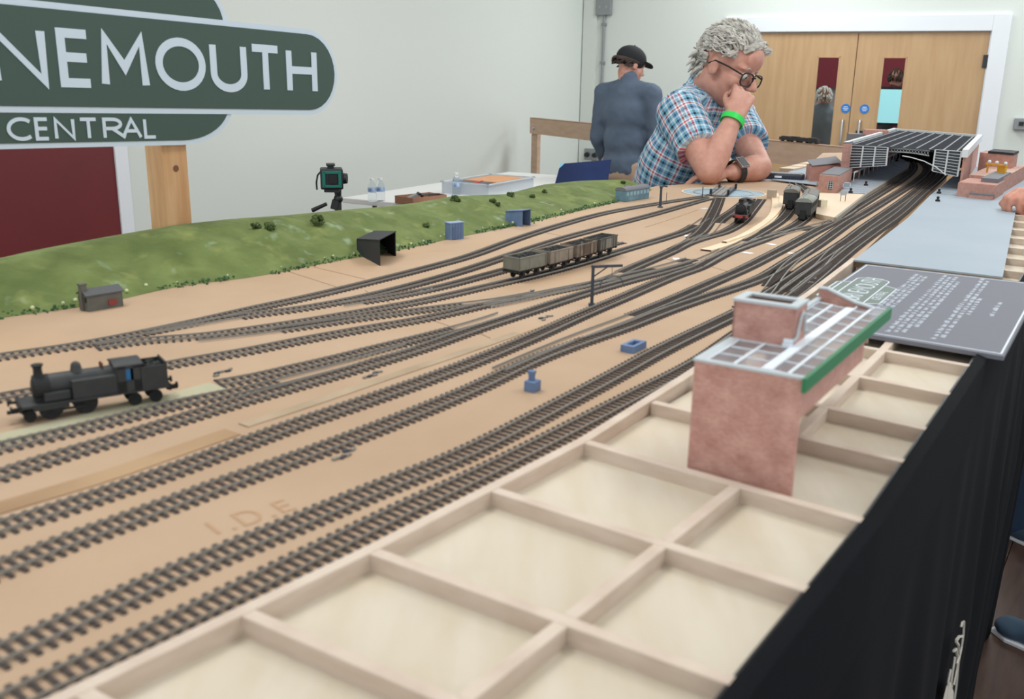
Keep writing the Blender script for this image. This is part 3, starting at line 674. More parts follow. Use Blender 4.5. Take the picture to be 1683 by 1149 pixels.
for px, r in (((520, 369), .012), ((444, 376), .009), ((424, 378), .007), ((748, 328), .009), ((842, 324), .009), ((872, 327), .006), ((898, 315), .006), ((1024, 300), .006), ((806, 335), .007), ((815, 340), .006), ((703, 369), .007)): bush(px, r)
mb = MB(); m_under = mat('teal_undergrowth', (46, 84, 58), .9, rgb2=(84, 112, 66), scale=120); random.seed(5)
for i in range(6, nb - 14):
    if noise.noise(Vector((i * .11, 3, 0))) < -.12: continue
    for k in range(14):
        p = bpts[i] + nrm(i) * random.uniform(-.001, .012) + Vector((random.uniform(-.01, .01), random.uniform(-.01, .01), random.uniform(0, .005)))
        mb.ball(p, random.uniform(.0009, .0025), 6, 4)
mb.build('undergrowth', m_under, bank, kind='stuff')
mb = MB(); m_lint = mat('pale_flock', (206, 214, 170), .9)
for i in range(6, nb - 20):
    if random.random() < .3:
        p = bpts[i] + nrm(i) * random.uniform(0, .02) + Vector((0, 0, .007)); mb.ball(p, random.uniform(.001, .003), 6, 4)
mb.build('flock_tufts', m_lint, bank, kind='stuff')

# ------------------------------------------------------------------ track
m_sleeper = mat('dark_sleeper', (74, 66, 62), .85, rgb2=(58, 51, 49), scale=60); m_rail = mat('weathered_rail', (140, 136, 128), .45, .3)
SPACE = .0085; GA = .0083; placed = {}
smesh = MB(); smesh.box((0, 0, .0007), (.0032, .0318, .0014))
for s in (-1, 1): smesh.box((0, s * GA, .0016), (.0020, .0032, .0006))
smesh = smesh.mesh('sleeper'); smesh.materials.append(m_sleeper)
NSL = 0
def hashed(p): return (int(p.x / .02), int(p.y / .02))
def near_other(p, tid, r):
    a, b = hashed(p)
    for i in (-1, 0, 1):
        for j in (-1, 0, 1):
            for t, q in placed.get((a + i, b + j), ()):
                if t != tid and (q - p).length < r: return True
    return False
def track(label, px, own=.021, shift=None):
    global NSL
    pts = [P(*q) for q in px]
    if shift: pts = [p + Vector((-.55, -.83, 0)) * shift(p) for p in pts]
    c = catmull(pts, SPACE); tid = label; tk = thing('railway_track', label, 'track', c[0], 0, 'tracks on the tan board')
    far = MB(); nn = 0; z0 = Vector((0, 0, .0))
    for i, p in enumerate(c):
        d = (c[min(i + 1, len(c) - 1)] - c[max(i - 1, 0)]).normalized()
        if near_other(p, tid, own): continue
        placed.setdefault(hashed(p), []).append((tid, p.copy()))
        rz = atan2(d.y, d.x)
        u = (-p.y / p.x) * FPX + 841
        if p.x < 1.32 and -30 < u < 1400 and nn < 290:
            o = bpy.data.objects.new('sleeper', smesh); COL.objects.link(o); o.parent = tk
            o.location = p - c[0]; o.rotation_euler = (0, 0, rz); nn += 1; NSL += 1
        else:
            R = Matrix.Translation(p) @ Matrix.Rotation(rz, 4, 'Z'); far.T = R; far.box((0, 0, .0007), (.0032, .0318, .0014))
    far.T = None
    if far.v: far.build('sleepers', m_sleeper, tk, kind='stuff')
    for s in (-1, 1):
        vs = []; fs = []
        for i, p in enumerate(c):
            d = (c[min(i + 1, len(c) - 1)] - c[max(i - 1, 0)]).normalized(); n = Vector((-d.y, d.x, 0)); q = p + n * (s * GA)
            vs += [q - n * .0009 + UP * .0014, q - n * .0005 + UP * .0036, q + n * .0005 + UP * .0036, q + n * .0009 + UP * .0014]
        for i in range(len(c) - 1):
            k = 4 * i; fs += [(k, k + 1, k + 5, k + 4), (k + 1, k + 2, k + 6, k + 5), (k + 2, k + 3, k + 7, k + 6)]
        fs += [(3, 2, 1, 0), tuple(4 * (len(c) - 1) + j for j in range(4))]
        mb = MB(); mb.add(vs, fs); mb.build('rail', m_rail, tk)
    return c
T = {}
T['A'] = track('frontmost track, beside the open timber ribs, ending at the right-hand platform', [(-120, 1212), (50, 1132), (349, 990), (649, 842), (809, 767), (1025, 657), (1142, 597), (1220, 545), (1305, 487), (1340, 460), (1394, 414), (1430, 387), (1480, 351), (1513, 321), (1548, 290), (1552, 276), (1538, 266), (1500, 254)], shift=lambda p: .005 * max(0, min(1, (1.5 - p.x) * 2)))
T['B'] = track('second track from the open ribs, passing closest to the blue pit box', [(-120, 1130), (0, 1080), (150, 1011), (299, 941), (475, 868), (624, 805), (774, 744), (950, 652), (1024, 612), (1099, 571), (1214, 515), (1257, 490), (1305, 457), (1340, 432), (1394, 396), (1423, 374), (1480, 334), (1510, 311), (1534, 289), (1538, 277), (1522, 265), (1480, 252)])
T['C1'] = track('third track from the open ribs, passing just behind the small blue block', [(-120, 976), (0, 940), (75, 907), (225, 852), (374, 796), (475, 760), (625, 704), (774, 643), (875, 595), (950, 566), (1025, 540), (1099, 511), (1174, 485), (1220, 470), (1260, 454), (1300, 429), (1340, 405), (1394, 367), (1423, 350), (1480, 315), (1506, 299), (1523, 283), (1521, 272), (1500, 259), (1455, 249)])
T['C2'] = track('track that forks off behind the blue pit box and runs beside the plywood platform end', [(820, 610), (875, 586), (950, 555), (1025, 527), (1099, 497), (1174, 464), (1220, 444), (1260, 424), (1300, 403), (1340, 381), (1376, 362), (1403, 345), (1437, 324), (1480, 297), (1496, 284), (1501, 273), (1488, 261), (1440, 248)])
T['D'] = track('track passing in front of the slender gantry and on to the grey coaches', [(-120, 905), (0, 870), (150, 822), (300, 770), (475, 704), (625, 653), (762, 603), (875, 556), (950, 522), (1025, 490), (1099, 458), (1147, 441), (1191, 418), (1251, 396), (1290, 380), (1314, 367), (1328, 353), (1333, 333), (1326, 314), (1309, 301)])
T['D3'] = track('branch curving back to the single dark van on the left of the grey coaches', [(1147, 441), (1191, 415), (1224, 398), (1260, 378), (1285, 361), (1298, 345), (1304, 328), (1305, 310), (1300, 298)])
T['D1'] = track('crossover between the coach branch and the plywood platform end', [(1191, 418), (1230, 402), (1272, 389), (1305, 380), (1340, 372), (1380, 360), (1403, 346)])
T['E2'] = track('outer of the paired tracks below the black tank engine', [(-120, 818), (0, 784), (75, 758), (150, 736), (225, 714), (300, 690), (400, 660), (500, 632), (600, 603), (699, 572), (774, 545), (875, 512), (950, 487), (1025, 465), (1099, 445), (1149, 430), (1191, 411)])
T['E1'] = track('inner of the paired tracks below the black tank engine', [(-120, 768), (0, 737), (75, 720), (150, 702), (225, 683), (300, 664), (420, 640), (500, 620), (590, 596), (680, 570)])
T['E0'] = track('short track starting at the right end of the pale strip under the tank engine', [(362, 632), (420, 622), (475, 609), (550, 592), (625, 573), (699, 555), (774, 535), (830, 517)])
T['F'] = track('track running directly behind the black tank engine', [(-120, 680), (0, 655), (120, 634), (274, 602), (340, 590), (400, 580), (500, 560), (600, 542), (699, 525), (800, 502), (875, 487), (950, 472), (1025, 456), (1090, 440), (1135, 427)])
T['G'] = track('track crossing behind the slender gantry towards the black engine with red buffer beam', [(800, 505), (850, 496), (900, 484), (950, 474), (1000, 459), (1050, 437), (1099, 416), (1129, 401), (1160, 391), (1191, 382), (1218, 366), (1236, 346), (1250, 328)])
T['G2'] = track('short steep track from the junction up to the turntable deck', [(1100, 416), (1129, 399), (1152, 382), (1166, 362), (1177, 340), (1183, 324)], own=.016)
T['G3'] = track('track passing left of the black engine with red buffer beam', [(1140, 396), (1165, 384), (1183, 363), (1205, 348), (1218, 338), (1232, 327)])
T['K1'] = track('backmost track, nearest the grass bank, running to the turntable', [(-120, 608), (0, 588), (100, 574), (200, 556), (324, 530), (420, 508), (500, 491), (600, 467), (699, 442), (774, 421), (851, 393), (923, 370), (994, 351), (1077, 336), (1148, 325), (1172, 321)])
T['K2'] = track('second track from the grass bank, merging with the backmost one at its left end', [(240, 549), (324, 534), (400, 521), (500, 508), (600, 489), (699, 464), (774, 442), (851, 416), (923, 393), (994, 374), (1077, 352), (1150, 331), (1172, 326)])
T['K3'] = track('short siding ending just beyond the row of open wagons', [(560, 503), (640, 490), (720, 474), (800, 453), (870, 434), (940, 418), (1018, 399)])
T['J'] = track('track carrying the row of four open wagons', [(160, 572), (240, 561), (324, 555), (400, 545), (500, 530), (612, 511), (699, 495), (800, 472), (875, 455), (950, 435), (1025, 412), (1099, 390), (1132, 378), (1160, 360)])
T['J2'] = track('track splitting off in front of the wagon siding and joining the gantry line', [(324, 560), (420, 549), (500, 538), (560, 529), (635, 519), (749, 504), (820, 495), (880, 484)])
T['X1'] = track('scissors crossover beside the tower of the brick station model', [(1240, 503), (1262, 480), (1280, 455), (1302, 432), (1330, 412)], own=.012)
T['X2'] = track('crossover nearest the plywood ribs at the platform throat', [(1290, 480), (1318, 458), (1345, 440), (1365, 418), (1385, 402)], own=.012)
print('sleepers', NSL)
# ------------------------------------------------------------------ station name sign on posts
m_green = mat('dark_green_sign', (54, 78, 68), .45); m_signw = mat('sign_white', (200, 216, 228), .45)
m_pine = mat('knotty_pine', (212, 172, 128), .65, rgb2=(194, 146, 100), scale=9, stretch=(6, 6, .7), detail=6)
mix_layer(m_pine, (132, 86, 58), 6, .68, .76, stretch=(3, 3, 2), seed=.4)
S0 = D(289, 240, 1.62); sa = radians(34); su = Vector((cos(sa), -sin(sa), 0)); sn = Vector((-sin(sa), -cos(sa), 0)); TL = -.029
def SG(s, z, o=0.0): return S0 + su * s + Vector((0, 0, z - S0.z + TL * s)) + sn * o
def SP(x, y):
    h = V(x, y, S0, sn); s = (h - S0).dot(su); return s, h.z - TL * s
sign = thing('station_name_sign', 'large dark green railway station sign with white lettering on pine posts', 'sign', (S0.x, S0.y, 0), -sa)
def rr(s0, s1, z0, z1, rl, rr_, n=14):           # outline with rounded ends
    zc = (z0 + z1) / 2; h = (z1 - z0) / 2
    return [(s1 - rr_ + rr_ * cos(radians(a)), zc + h * sin(radians(a))) for a in [-90 + 180 * i / n for i in range(n + 1)]] + [(s0 + rl - rl * cos(radians(a)), zc + h * sin(radians(a))) for a in [90 - 180 * i / n for i in range(n + 1)]]
def plate(outl, o0, o1): return MB().slab([SG(s, z, o0) for s, z in outl], o1 - o0, sn)
SL = -1.32
mid = (SL + .36) / 2
def lower(b, zt, zb, r):                          # lower plate: square top corners, rounded bottom ones
    R_ = [(b - r + r * sin(radians(a)), zb + r * .62 - r * .62 * cos(radians(a))) for a in range(0, 91, 9)]
    Lf = [(2 * mid - s, z) for s, z in reversed(R_)]
    return R_ + [(b + .004, zt), (2 * mid - b - .004, zt)] + Lf
s_b = SP(369, 187)[0]; s_t = SP(358, 31)[0]
plate(lower(s_b + .009, 1.545, 1.4800, .11), .004, .012).build('lower_border', m_signw, sign)
plate(lower(s_b, 1.535, 1.4875, .10), .012, .0135).build('lower_panel', m_green, sign)
flip = lambda o: [(s, 3.213 - z) for s, z in o][::-1]
plate(flip(lower(s_t + .009, 1.545, 1.4550, .13)), .004, .012).build('upper_border', m_signw, sign)
plate(flip(lower(s_t, 1.535, 1.4625, .12)), .012, .0135).build('upper_panel', m_green, sign)
plate(rr(SL - .009, .368, 1.5300, 1.6830, .076, .076), .006, .0145).build('main_border', m_signw, sign)
mp = plate(rr(SL, .3595, 1.5388, 1.6738, .0675, .0675), .0145, .016).build('main_panel', m_green, sign)
mbL = MB(); to3 = lambda s, z, h: SG(s, z, .0161 + h)
def letters(row, z0, cap, w, yy, to3):
    for ch, x0, x1 in row:
        a = SP(x0, yy)[0] if x0 > -900 else x1[0]; b = SP(x1, yy)[0] if x0 > -900 else x1[1]
        nw = GLYPH[ch][0]; sx = (b - a - w) / nw
        mb = MB(); glyph(mb, ch, a + w / 2, z0, sx, cap, w, to3, .0012); mb.build('letter', m_signw, sign)
eL = SP(85, 100)[0]; nR = SP(67, 100)[0]
letters([('E', 86, 142), ('M', 154, 233), ('O', 245, 327), ('U', 335, 395), ('T', 400, 451), ('H', 460, 510)], 1.5665, .0825, .0132, 110, to3)
letters([('N', -999, (nR - .083, nR)), ('R', -999, (nR - .162, nR - .102)), ('U', -999, (nR - .252, nR - .183)), ('O', -999, (nR - .365, nR - .272)), ('B', -999, (nR - .435, nR - .385))], 1.5665, .0825, .0132, 110, to3)
letters([('C', 2, 42), ('E', 48, 72), ('N', 80, 114), ('T', 121, 152), ('R', 160, 196), ('A', 190, 224), ('L', 227, 248)], 1.491, .0327, .0052, 212, lambda s, z, h: SG(s, z, .0136 + h))
for sc in (-.004, -.96):
    mb = MB(); a = S0 + su * sc; mb.bar(Vector((a.x, a.y, 0)) - sn * .022, Vector((a.x, a.y, 1.64)) - sn * .022, .05, .044, upv=sn); po = mb.build('post', m_pine, sign, bevel=.002)
    if sc > -.1:
        k_ = V(289, 277, S0, sn); k_ = k_ - sn * (k_ - S0).dot(sn); MB().lathe([(.0055, 0), (.0055, .0004)], n=14).build('knot', mat('dark_knot', (120, 78, 54), .7), po, local=True).matrix_local = wmat(sign).inverted() @ Matrix.Translation(k_ + sn * .0003) @ Vector((0, 0, 1)).rotation_difference(sn).to_matrix().to_4x4()

# ------------------------------------------------------------------ brick station model in the foreground
m_brick = brick_mat('brick_paper', (194, 144, 130), (178, 128, 115), (198, 160, 146), 150)
m_brick2 = brick_mat('pale_brick_paper', (192, 140, 126), (180, 130, 116), (196, 160, 144), 200, blotch=.5)
m_lead = mat('grey_lead', (186, 196, 200), .6); m_barw = mat('white_glazing_bar', (226, 236, 244), .5)
m_acet = mat('clear_acetate', (226, 224, 226), .45, trans=.85, ior=1.02, spec=.1)
m_fascia = mat('bright_green_fascia', (28, 118, 74), .5)
al = atan2(.541, .841); A_ = Vector((.735, -.1465, ZB))
bs = thing('brick_station_model', 'card brick station building with glazed roof, square tower and green canopy edge', 'model building', A_, -al)
def lb(mb, x0, x1, y0, y1, z0, z1): return mb.box(((x0 + x1) / 2, -(y0 + y1) / 2, (z0 + z1) / 2), (x1 - x0, y1 - y0, z1 - z0))
ZT_ = .0935; YW = .0865; XE = .262
fl_ = ZF - .0125 - ZB
lb(MB(), -.002, .001, 0, YW, fl_, ZT_).build('front_wall', m_brick, bs, local=True)
lb(MB(), .001, .1115, 0, .003, fl_, ZT_).build('left_wall', m_brick, bs, local=True)
lb(MB(), .001, .205, YW - .006, YW - .003, .058, ZT_ - .006).build('right_wall', m_brick2, bs, local=True)
lb(MB(), .06, .205, .003, YW - .006, .055, .057).build('floor_plate', m_brick2, bs, local=True)
mb = MB(); T_ = Matrix(((0, 0, 1, XE), (-1, 0, 0, 0), (0, 1, 0, 0), (0, 0, 0, 1))); mb.T = T_
gab = [(.020, .06), (.074, .06), (.074, .0955), (.058, .0985), (.030, .1085), (.022, .1085)]
mb.slab([(p[0], p[1], 0) for p in gab], .003, (0, 0, 1)); mb.build('end_wall', m_brick, bs, local=True)
mb = MB()
for (a, b) in zip(gab[2:], gab[3:]): mb.bar((XE + .0015, -a[0], a[1] + .001), (XE + .0015, -b[0], b[1] + .001), .007, .0018)
mb.build('end_coping', m_lead, bs, local=True)
lb(MB(), -.003, .003, -.001, YW + .001, ZT_, ZT_ + .002).build('front_coping', m_lead, bs, local=True)
mb = MB(); lb(mb, .003, .078, -.001, .0075, ZT_, ZT_ + .002); lb(mb, .1115, XE, .0205, .0255, ZT_ + .004, ZT_ + .0065); lb(mb, .1115, XE, .0215, .0235, .05, ZT_ + .004); mb.build('parapet', m_lead, bs, local=True)
lb(MB(), .003, .252, .0525, .0605, ZT_ - .0005, ZT_ + .0025).build('ridge', m_barw, bs, local=True)
# roof panes and bars
def bay(x0, x1, y0, y1, nx, ny, za, zb, skew=0):
    zf = lambda y: za + (zb - za) * (y - y0) / (y1 - y0)
    for i in range(nx):
        for j in range(ny):
            xa, xb = x0 + (x1 - x0) * i / nx, x0 + (x1 - x0) * (i + 1) / nx; ya, yb = y0 + (y1 - y0) * j / ny, y0 + (y1 - y0) * (j + 1) / ny
            MB().slab([(xa, -ya, zf(ya)), (xb, -ya, zf(ya)), (xb, -yb, zf(yb)), (xa, -yb, zf(yb))], .0004, (0, 0, 1)).build('pane', m_acet, bs, local=True)
    for i in range(nx + 1):
        x = x0 + (x1 - x0) * i / nx; MB().bar((x, -y0, zf(y0) + .0008), (x, -y1, zf(y1) + .0008), .0011, .0012).build('cross_bar', m_barw, bs, local=True)
    for j in range(ny + 1):
        y = y0 + (y1 - y0) * j / ny; w_ = .0024 if 0 < j < ny else .0014
        MB().bar((x0, -y, zf(y) + .0010), (x1, -y, zf(y) + .0010), w_, .0015).build('long_bar', m_barw, bs, local=True)
bay(.003, .077, .0085, .0525, 3, 2, ZT_, ZT_)
bay(.113, .252, .0255, .0525, 5, 2, ZT_ + .003, ZT_)
bay(.003, .272, .0605, .0875, 9, 2, ZT_ + .001, ZT_ - .0005)
mb = MB(); lb(mb, -.008, .275, .0875, .0905, ZT_ - .0085, ZT_ + .0028); mb.build('fascia', m_fascia, bs, local=True)
# tower
tx0, tx1, ty0, ty1, tz = .0785, .1115, .0, .053, .1275
mb = MB(); lb(mb, tx0, tx0 + .002, ty0, ty1, .085, tz); lb(mb, tx1 - .002, tx1, ty0, ty1, .085, tz); lb(mb, tx0, tx1, ty0, ty0 + .002, .085, tz); lb(mb, tx0, tx1, ty1 - .002, ty1, .085, tz)
tw = mb.build('tower', m_brick, bs, local=True)
c_ = .0065; mb = MB(); o = .0012
lb(mb, tx0 - o, tx0 + c_, ty0 - o, ty1 + o, tz, tz + .0022); lb(mb, tx1 - c_, tx1 + o, ty0 - o, ty1 + o, tz, tz + .0022); lb(mb, tx0 + c_, tx1 - c_, ty0 - o, ty0 + c_, tz, tz + .0022); lb(mb, tx0 + c_, tx1 - c_, ty1 - c_, ty1 + o, tz, tz + .0022)
mb.build('tower_coping', m_lead, tw, local=True)
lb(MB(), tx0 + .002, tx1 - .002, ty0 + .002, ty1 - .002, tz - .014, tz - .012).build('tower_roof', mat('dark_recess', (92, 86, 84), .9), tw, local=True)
mb = MB(); mb.tube([(.0775, -.0505, .1008), (.0775, -.0545, .1008), (.082, -.0552, .103), (.086, -.0552, .113), (.090, -.0552, .120), (.095, -.0552, .122), (.0995, -.0552, .120), (.102, -.0552, .112), (.102, -.0552, .104)], .0013, 8); mb.build('swan_neck_pipe', m_lead, tw, True, local=True)
mb = MB(); lb(mb, .0755, .0785, .046, .0535, .099, .1015); mb.build('pipe_box', m_barw, tw, local=True)
mb = MB(); lb(mb, .073, .0785, .046, .0535, ZT_ + .001, ZT_ + .005); mb.build('vent_box', m_barw, tw, local=True)

# ------------------------------------------------------------------ information board lying on the frame
m_info = mat('slate_grey_board', (116, 118, 127), .75, spec=.25); m_infow = mat('info_white', (206, 217, 228), .5); m_edge = mat('board_edge', (186, 184, 180), .7)
zi = ZF + .0006
b0, b1, b2, b3 = [P(x, y, zi + .005) for x, y in ((1285, 526), (1423, 434), (1713, 467), (1650, 586))]   # corners: track side near, track side far, outer far, outer near
for b in (b0, b1, b2, b3): b.z = zi
ib = thing('information_board', 'slate grey information board with white text lying across the open frame', 'board', b0, 0)
MB().slab([b0, b3, b2, b1], .005, (0, 0, 1)).build('panel', m_info, ib)
eX = ((b1 - b0) + (b2 - b3)) / 2; eY = ((b0 - b3) + (b1 - b2)) / 2      # reading direction, and up the page
LX_, LY_ = eX.length, eY.length
def IB(u, v, h=0.0):     # page coordinates 0..1
    p = (b3 * (1 - u) + b2 * u) * (1 - v) + (b0 * (1 - u) + b1 * u) * v; p.z = zi + .0051 + h; return p
mb = MB()
for pl in ([(.02, .015), (.98, .015), (.98, .985), (.02, .985), (.02, .015)],):
    stroke(mb, [(u * LX_, v * LY_) for u, v in pl], .0022, lambda x, y, h: IB(x / LX_, y / LY_, h), .0002)
mb.build('border', m_infow, ib)
def bx3(x, y, h): return IB(x / LX_, y / LY_, h)
# printed copy of the station sign at the head of the page
cx_, cy_ = .50 * LX_, .845 * LY_; hw, hh_ = .118, .024
def lo(pl, w=.0020): mbl = MB(); stroke(mbl, pl + [pl[0]], w, bx3, .0002); return mbl
def rl2(x0, x1, y0, y1, r): return [(x1 - r + r * cos(radians(a)), (y0 + y1) / 2 + (y1 - y0) / 2 * sin(radians(a))) for a in range(-90, 91, 30)] + [(x0 + r - r * cos(radians(a)), (y0 + y1) / 2 + (y1 - y0) / 2 * sin(radians(a))) for a in range(90, -91, -30)]
lg = MB(); lg.slab([bx3(x, y, -.0001) for x, y in rl2(cx_ - hw, cx_ + hw, cy_ - hh_, cy_ + hh_, .015)], .0002, (0, 0, 1)); [lg.slab([bx3(x, y, -.0001) for x, y in ((cx_ - hw * .62, cy_ + sg * hh_), (cx_ - hw * .5, cy_ + sg * (hh_ + .020)), (cx_ + hw * .5, cy_ + sg * (hh_ + .020)), (cx_ + hw * .62, cy_ + sg * hh_))], .0002, (0, 0, 1)) for sg in (1, -1)]; lgo = lg.build('printed_emblem', mat('emblem_green', (96, 112, 104), .5), ib)
mb = lo(rl2(cx_ - hw, cx_ + hw, cy_ - hh_, cy_ + hh_, .015)); 
for sg in (1, -1):
    pl = [(cx_ + hw * .62 * q, cy_ + sg * (hh_ + .001)) for q in (1, -1)]; a_ = [(cx_ - hw * .62 + .0, cy_ + sg * hh_), (cx_ - hw * .5, cy_ + sg * (hh_ + .020)), (cx_ + hw * .5, cy_ + sg * (hh_ + .020)), (cx_ + hw * .62, cy_ + sg * hh_)]
    stroke(mb, a_, .0020, bx3, .0002)
w_ = .0022; x = cx_ - hw + .019
w_ = .0028
for ch in 'BOURNEMOUTH': x += glyph(mb, ch, x, cy_ - .0145, .0216, .029, w_, bx3, .0002) + .0050
x = cx_ - .036
for ch in 'CENTRAL': x += glyph(mb, ch, x, cy_ - hh_ - .0145, .0105, .0115, .0014, bx3, .0002) + .0026
mb.build('emblem_lettering', m_infow, lgo)
random.seed(21)
for v, u0, u1 in ((.655, .10, .93), (.625, .14, .91), (.595, .13, .90), (.505, .06, .93), (.473, .07, .94), (.441, .08, .93), (.409, .16, .86), (.30, .06, .95), (.268, .09, .93), (.238, .40, .62), (.135, .42, .60)):
    mb = MB(); x = u0
    while x < u1:
        w_ = random.uniform(.012, .05); n = max(1, int(w_ / .008))
        for k in range(n):
            xx = (x + k * .008) * LX_; h0 = v * LY_; hgt = random.choice((.0044, .0044, .0062))
            mb.slab([bx3(xx, h0, 0), bx3(xx + .0016 + .0006 * random.random(), h0, 0), bx3(xx + .0015, h0 + hgt, 0), bx3(xx, h0 + hgt, 0)], .0002, (0, 0, 1))
        x += w_ + .011
    mb.build('text_line', m_infow, ib)

# ------------------------------------------------------------------ rolling stock
m_lblack = mat('weathered_black', (44, 48, 50), .6, rgb2=(56, 58, 58), scale=60); m_dark = mat('sooty_black', (26, 28, 29), .7)
m_bluew = mat('blue_window', (50, 130, 190), .4); m_redb = mat('red_buffer_beam', (176, 62, 56), .5)
RT = .0038        # rail top above the board
def loco(name, label, c, rz, zr, beam, L=.128, w=.031, rods=None, group=None, tank=True):
    t = thing(name, label, 'locomotive', (c.x, c.y, ZB + zr), rz, group); k = dict(local=True)
    h = L / 2
    mb = MB(); mb.box((0, 0, .0155), (L, w, .0025)); mb.box((h * .62, 0, .0125), (.03, w * .92, .004)); mb.build('footplate', m_lblack, t, **k)
    for s in (1, -1):
        q = MB().box((s * (h + .001), 0, .0145), (.002, w, .0065)).build('buffer_beam', beam, t, **k)
        for y in (-.011, .011):
            mb = MB(); mb.cyl((s * (h + .002), y, .0145), (s * (h + .0075), y, .0145), .0014); mb.cyl((s * (h + .0075), y, .0145), (s * (h + .009), y, .0145), .0032, n=14); mb.build('buffer', m_dark, q, True, **k)
        MB().box((s * (h + .006), 0, .009), (.010, .004, .0025)).build('coupling', m_dark, t, **k)
    mb = MB(); mb.cyl((h * -.28, 0, .0295), (h * .66, 0, .0295), .0105, n=24); mb.build('boiler', m_lblack, t, True, **k)
    mb = MB(); mb.cyl((h * .60, 0, .0285), (h * .80, 0, .0285), .0118, n=24); mb.ball((h * .80, 0, .0285), (.0022, .0098, .0098)); mb.box((h * .70, 0, .020), (h * .2, .018, .009)); sb = mb.build('smokebox', m_dark, t, True, **k)
    MB().lathe([(.0052, 0), (.0042, .0015), (.0037, .007), (.0042, .0096), (.0052, .0103), (.0052, .0115), (.003, .0115)], (h * .72, 0, .0388), 18).build('chimney', m_dark, t, True, **k)
    MB().lathe([(.0062, 0), (.0052, .0015), (.0047, .0045), (.0040, .0075), (.0022, .0092), (.0005, .0096)], (h * .22, 0, .0388), 18).build('dome', m_lblack, t, True, **k)
    mb = MB(); mb.cyl((h * -.12, -.003, .0390), (h * -.12, -.003, .044), .0013); mb.cyl((h * -.12, .003, .0390), (h * -.12, .003, .044), .0013); mb.build('safety_valve', mat('copper_brown', (110, 70, 56), .4, .5), t, True, **k)
    for s in (1, -1):
        mb = MB(); mb.box((h * .02, s * (w / 2 - .0035), .0255), (h * .62, .007, .0175)); mb.build('side_tank', m_lblack, t, bevel=.0008, **k)
        mb = MB(); mb.box((h * .52, s * (w / 2 - .004), .0215), (h * .36, .004, .009)); mb.build('splasher', m_lblack, t, bevel=.0015, **k)
    x0, x1 = h * -.62, h * -.28
    mb = MB(); mb.box((x1, 0, .0285), (.0014, w, .025))
    for s in (1, -1):
        mb.box((x1 - .004, s * (w / 2 - .0006), .0285), (.008, .0012, .025)); mb.box((x0 + .0035, s * (w / 2 - .0006), .0285), (.007, .0012, .025)); mb.box(((x0 + x1) / 2, s * (w / 2 - .0006), .0215), (x1 - x0, .0012, .011)); mb.box(((x0 + x1) / 2, s * (w / 2 - .0006), .0398), (x1 - x0, .0012, .0025))
    mb.box((x0, 0, .0285), (.0014, w, .025)); cb = mb.build('cab', m_lblack, t, **k)
    for s in (1, -1): MB().box((x1 - .0105, s * (w / 2 - .0035), .0315), (.0045, .0012, .017)).build('cab_lining', m_bluew, cb, **k)
    vs = [(x, w * .54 * sin(radians(a)), .0405 + .0035 * (cos(radians(a * 1.0)) - cos(radians(60))) / .5) for x in (x0 - .002, x1 + .002) for a in range(-60, 61, 15)]
    n = 9; vs2 = [(p[0], p[1], p[2] + .0012) for p in vs]
    mb = MB(); mb.add(vs + vs2, [(i, i + 1, n + i + 1, n + i) for i in range(n - 1)] + [(2 * n + i + 1, 2 * n + i, 3 * n + i, 3 * n + i + 1) for i in range(n - 1)] + [(i + 1, i, 2 * n + i, 2 * n + i + 1) for i in range(n - 1)] + [(n + i, n + i + 1, 3 * n + i + 1, 3 * n + i) for i in range(n - 1)] + [(0, n, 3 * n, 2 * n), (n - 1, 3 * n - 1, 4 * n - 1, 2 * n - 1)]); mb.build('cab_roof', m_lblack, t, True, **k)
    mb = MB(); xb = -h + .001; bw = w - .001
    mb.box(((x0 + xb) / 2, bw / 2, .027), (x0 - xb, .0014, .022)); mb.box(((x0 + xb) / 2, -bw / 2, .027), (x0 - xb, .0014, .022)); mb.box((xb, 0, .028), (.0014, bw, .024)); bk = mb.build('bunker', m_lblack, t, **k)
    mb = MB()
    for q in range(40): mb.ball((random.uniform(xb + .003, x0 - .003), random.uniform(-bw / 2 + .003, bw / 2 - .003), .0335 + random.random() * .003), random.uniform(.0016, .003), 6, 4)
    mb.build('coal', m_dark, bk, kind='stuff', **k)
    for x, r in ((h * .62, .0108), (h * .16, .0108), (h * -.52, .0062), (h * -.82, .0062), (h * .9, .0055)):
        mb = MB()
        for s in (1, -1):
            mb.cyl((x, s * .0078, r), (x, s * .0102, r), r, n=22); mb.cyl((x, s * .0102, r), (x, s * .0112, r), r * .25, n=10)
            for a in range(6): mb.bar((x, s * .0104, r), (x + r * .85 * cos(a * pi / 3), s * .0104, r + r * .85 * sin(a * pi / 3)), .0008, .0012)
        mb.cyl((x, -.0078, r), (x, .0078, r), .0012); mb.build('wheelset', m_dark, t, **k)
    for s in (1, -1): MB().bar((h * .62, s * .0122, .0085), (h * .16, s * .0122, .0085), .001, .0022).build('coupling_rod', rods or m_dark, t, **k)
    return t
w0, w1 = P(50, 694), P(246, 662); d_ = (w0 - w1).normalized(); sd_ = Vector((-d_.y, d_.x, 0)); sd_ = sd_ if sd_.dot(Vector((.55, .83, 0))) > 0 else -sd_
f0, f1 = P(20, 697), P(276, 656); cc = (w0 + w1) / 2 + sd_ * .0060 - d_ * .0055
loco('tank_locomotive', 'weathered black tank locomotive at the left standing on a pale strip', cc, atan2(d_.y, d_.x), .0011, m_dark)
def at_track(c, p):
    return min(range(len(c)), key=lambda i: (c[i] - p).length)
def along(c, i, dist):
    n = dist / SPACE; j = i + n; a = max(0, min(len(c) - 2, int(j))); return c[a].lerp(c[a + 1], j - a), (c[min(a + 3, len(c) - 1)] - c[max(a - 2, 0)]).normalized()
c = T['G']; p, d_ = along(c, at_track(c, P(1216, 370)), .066)
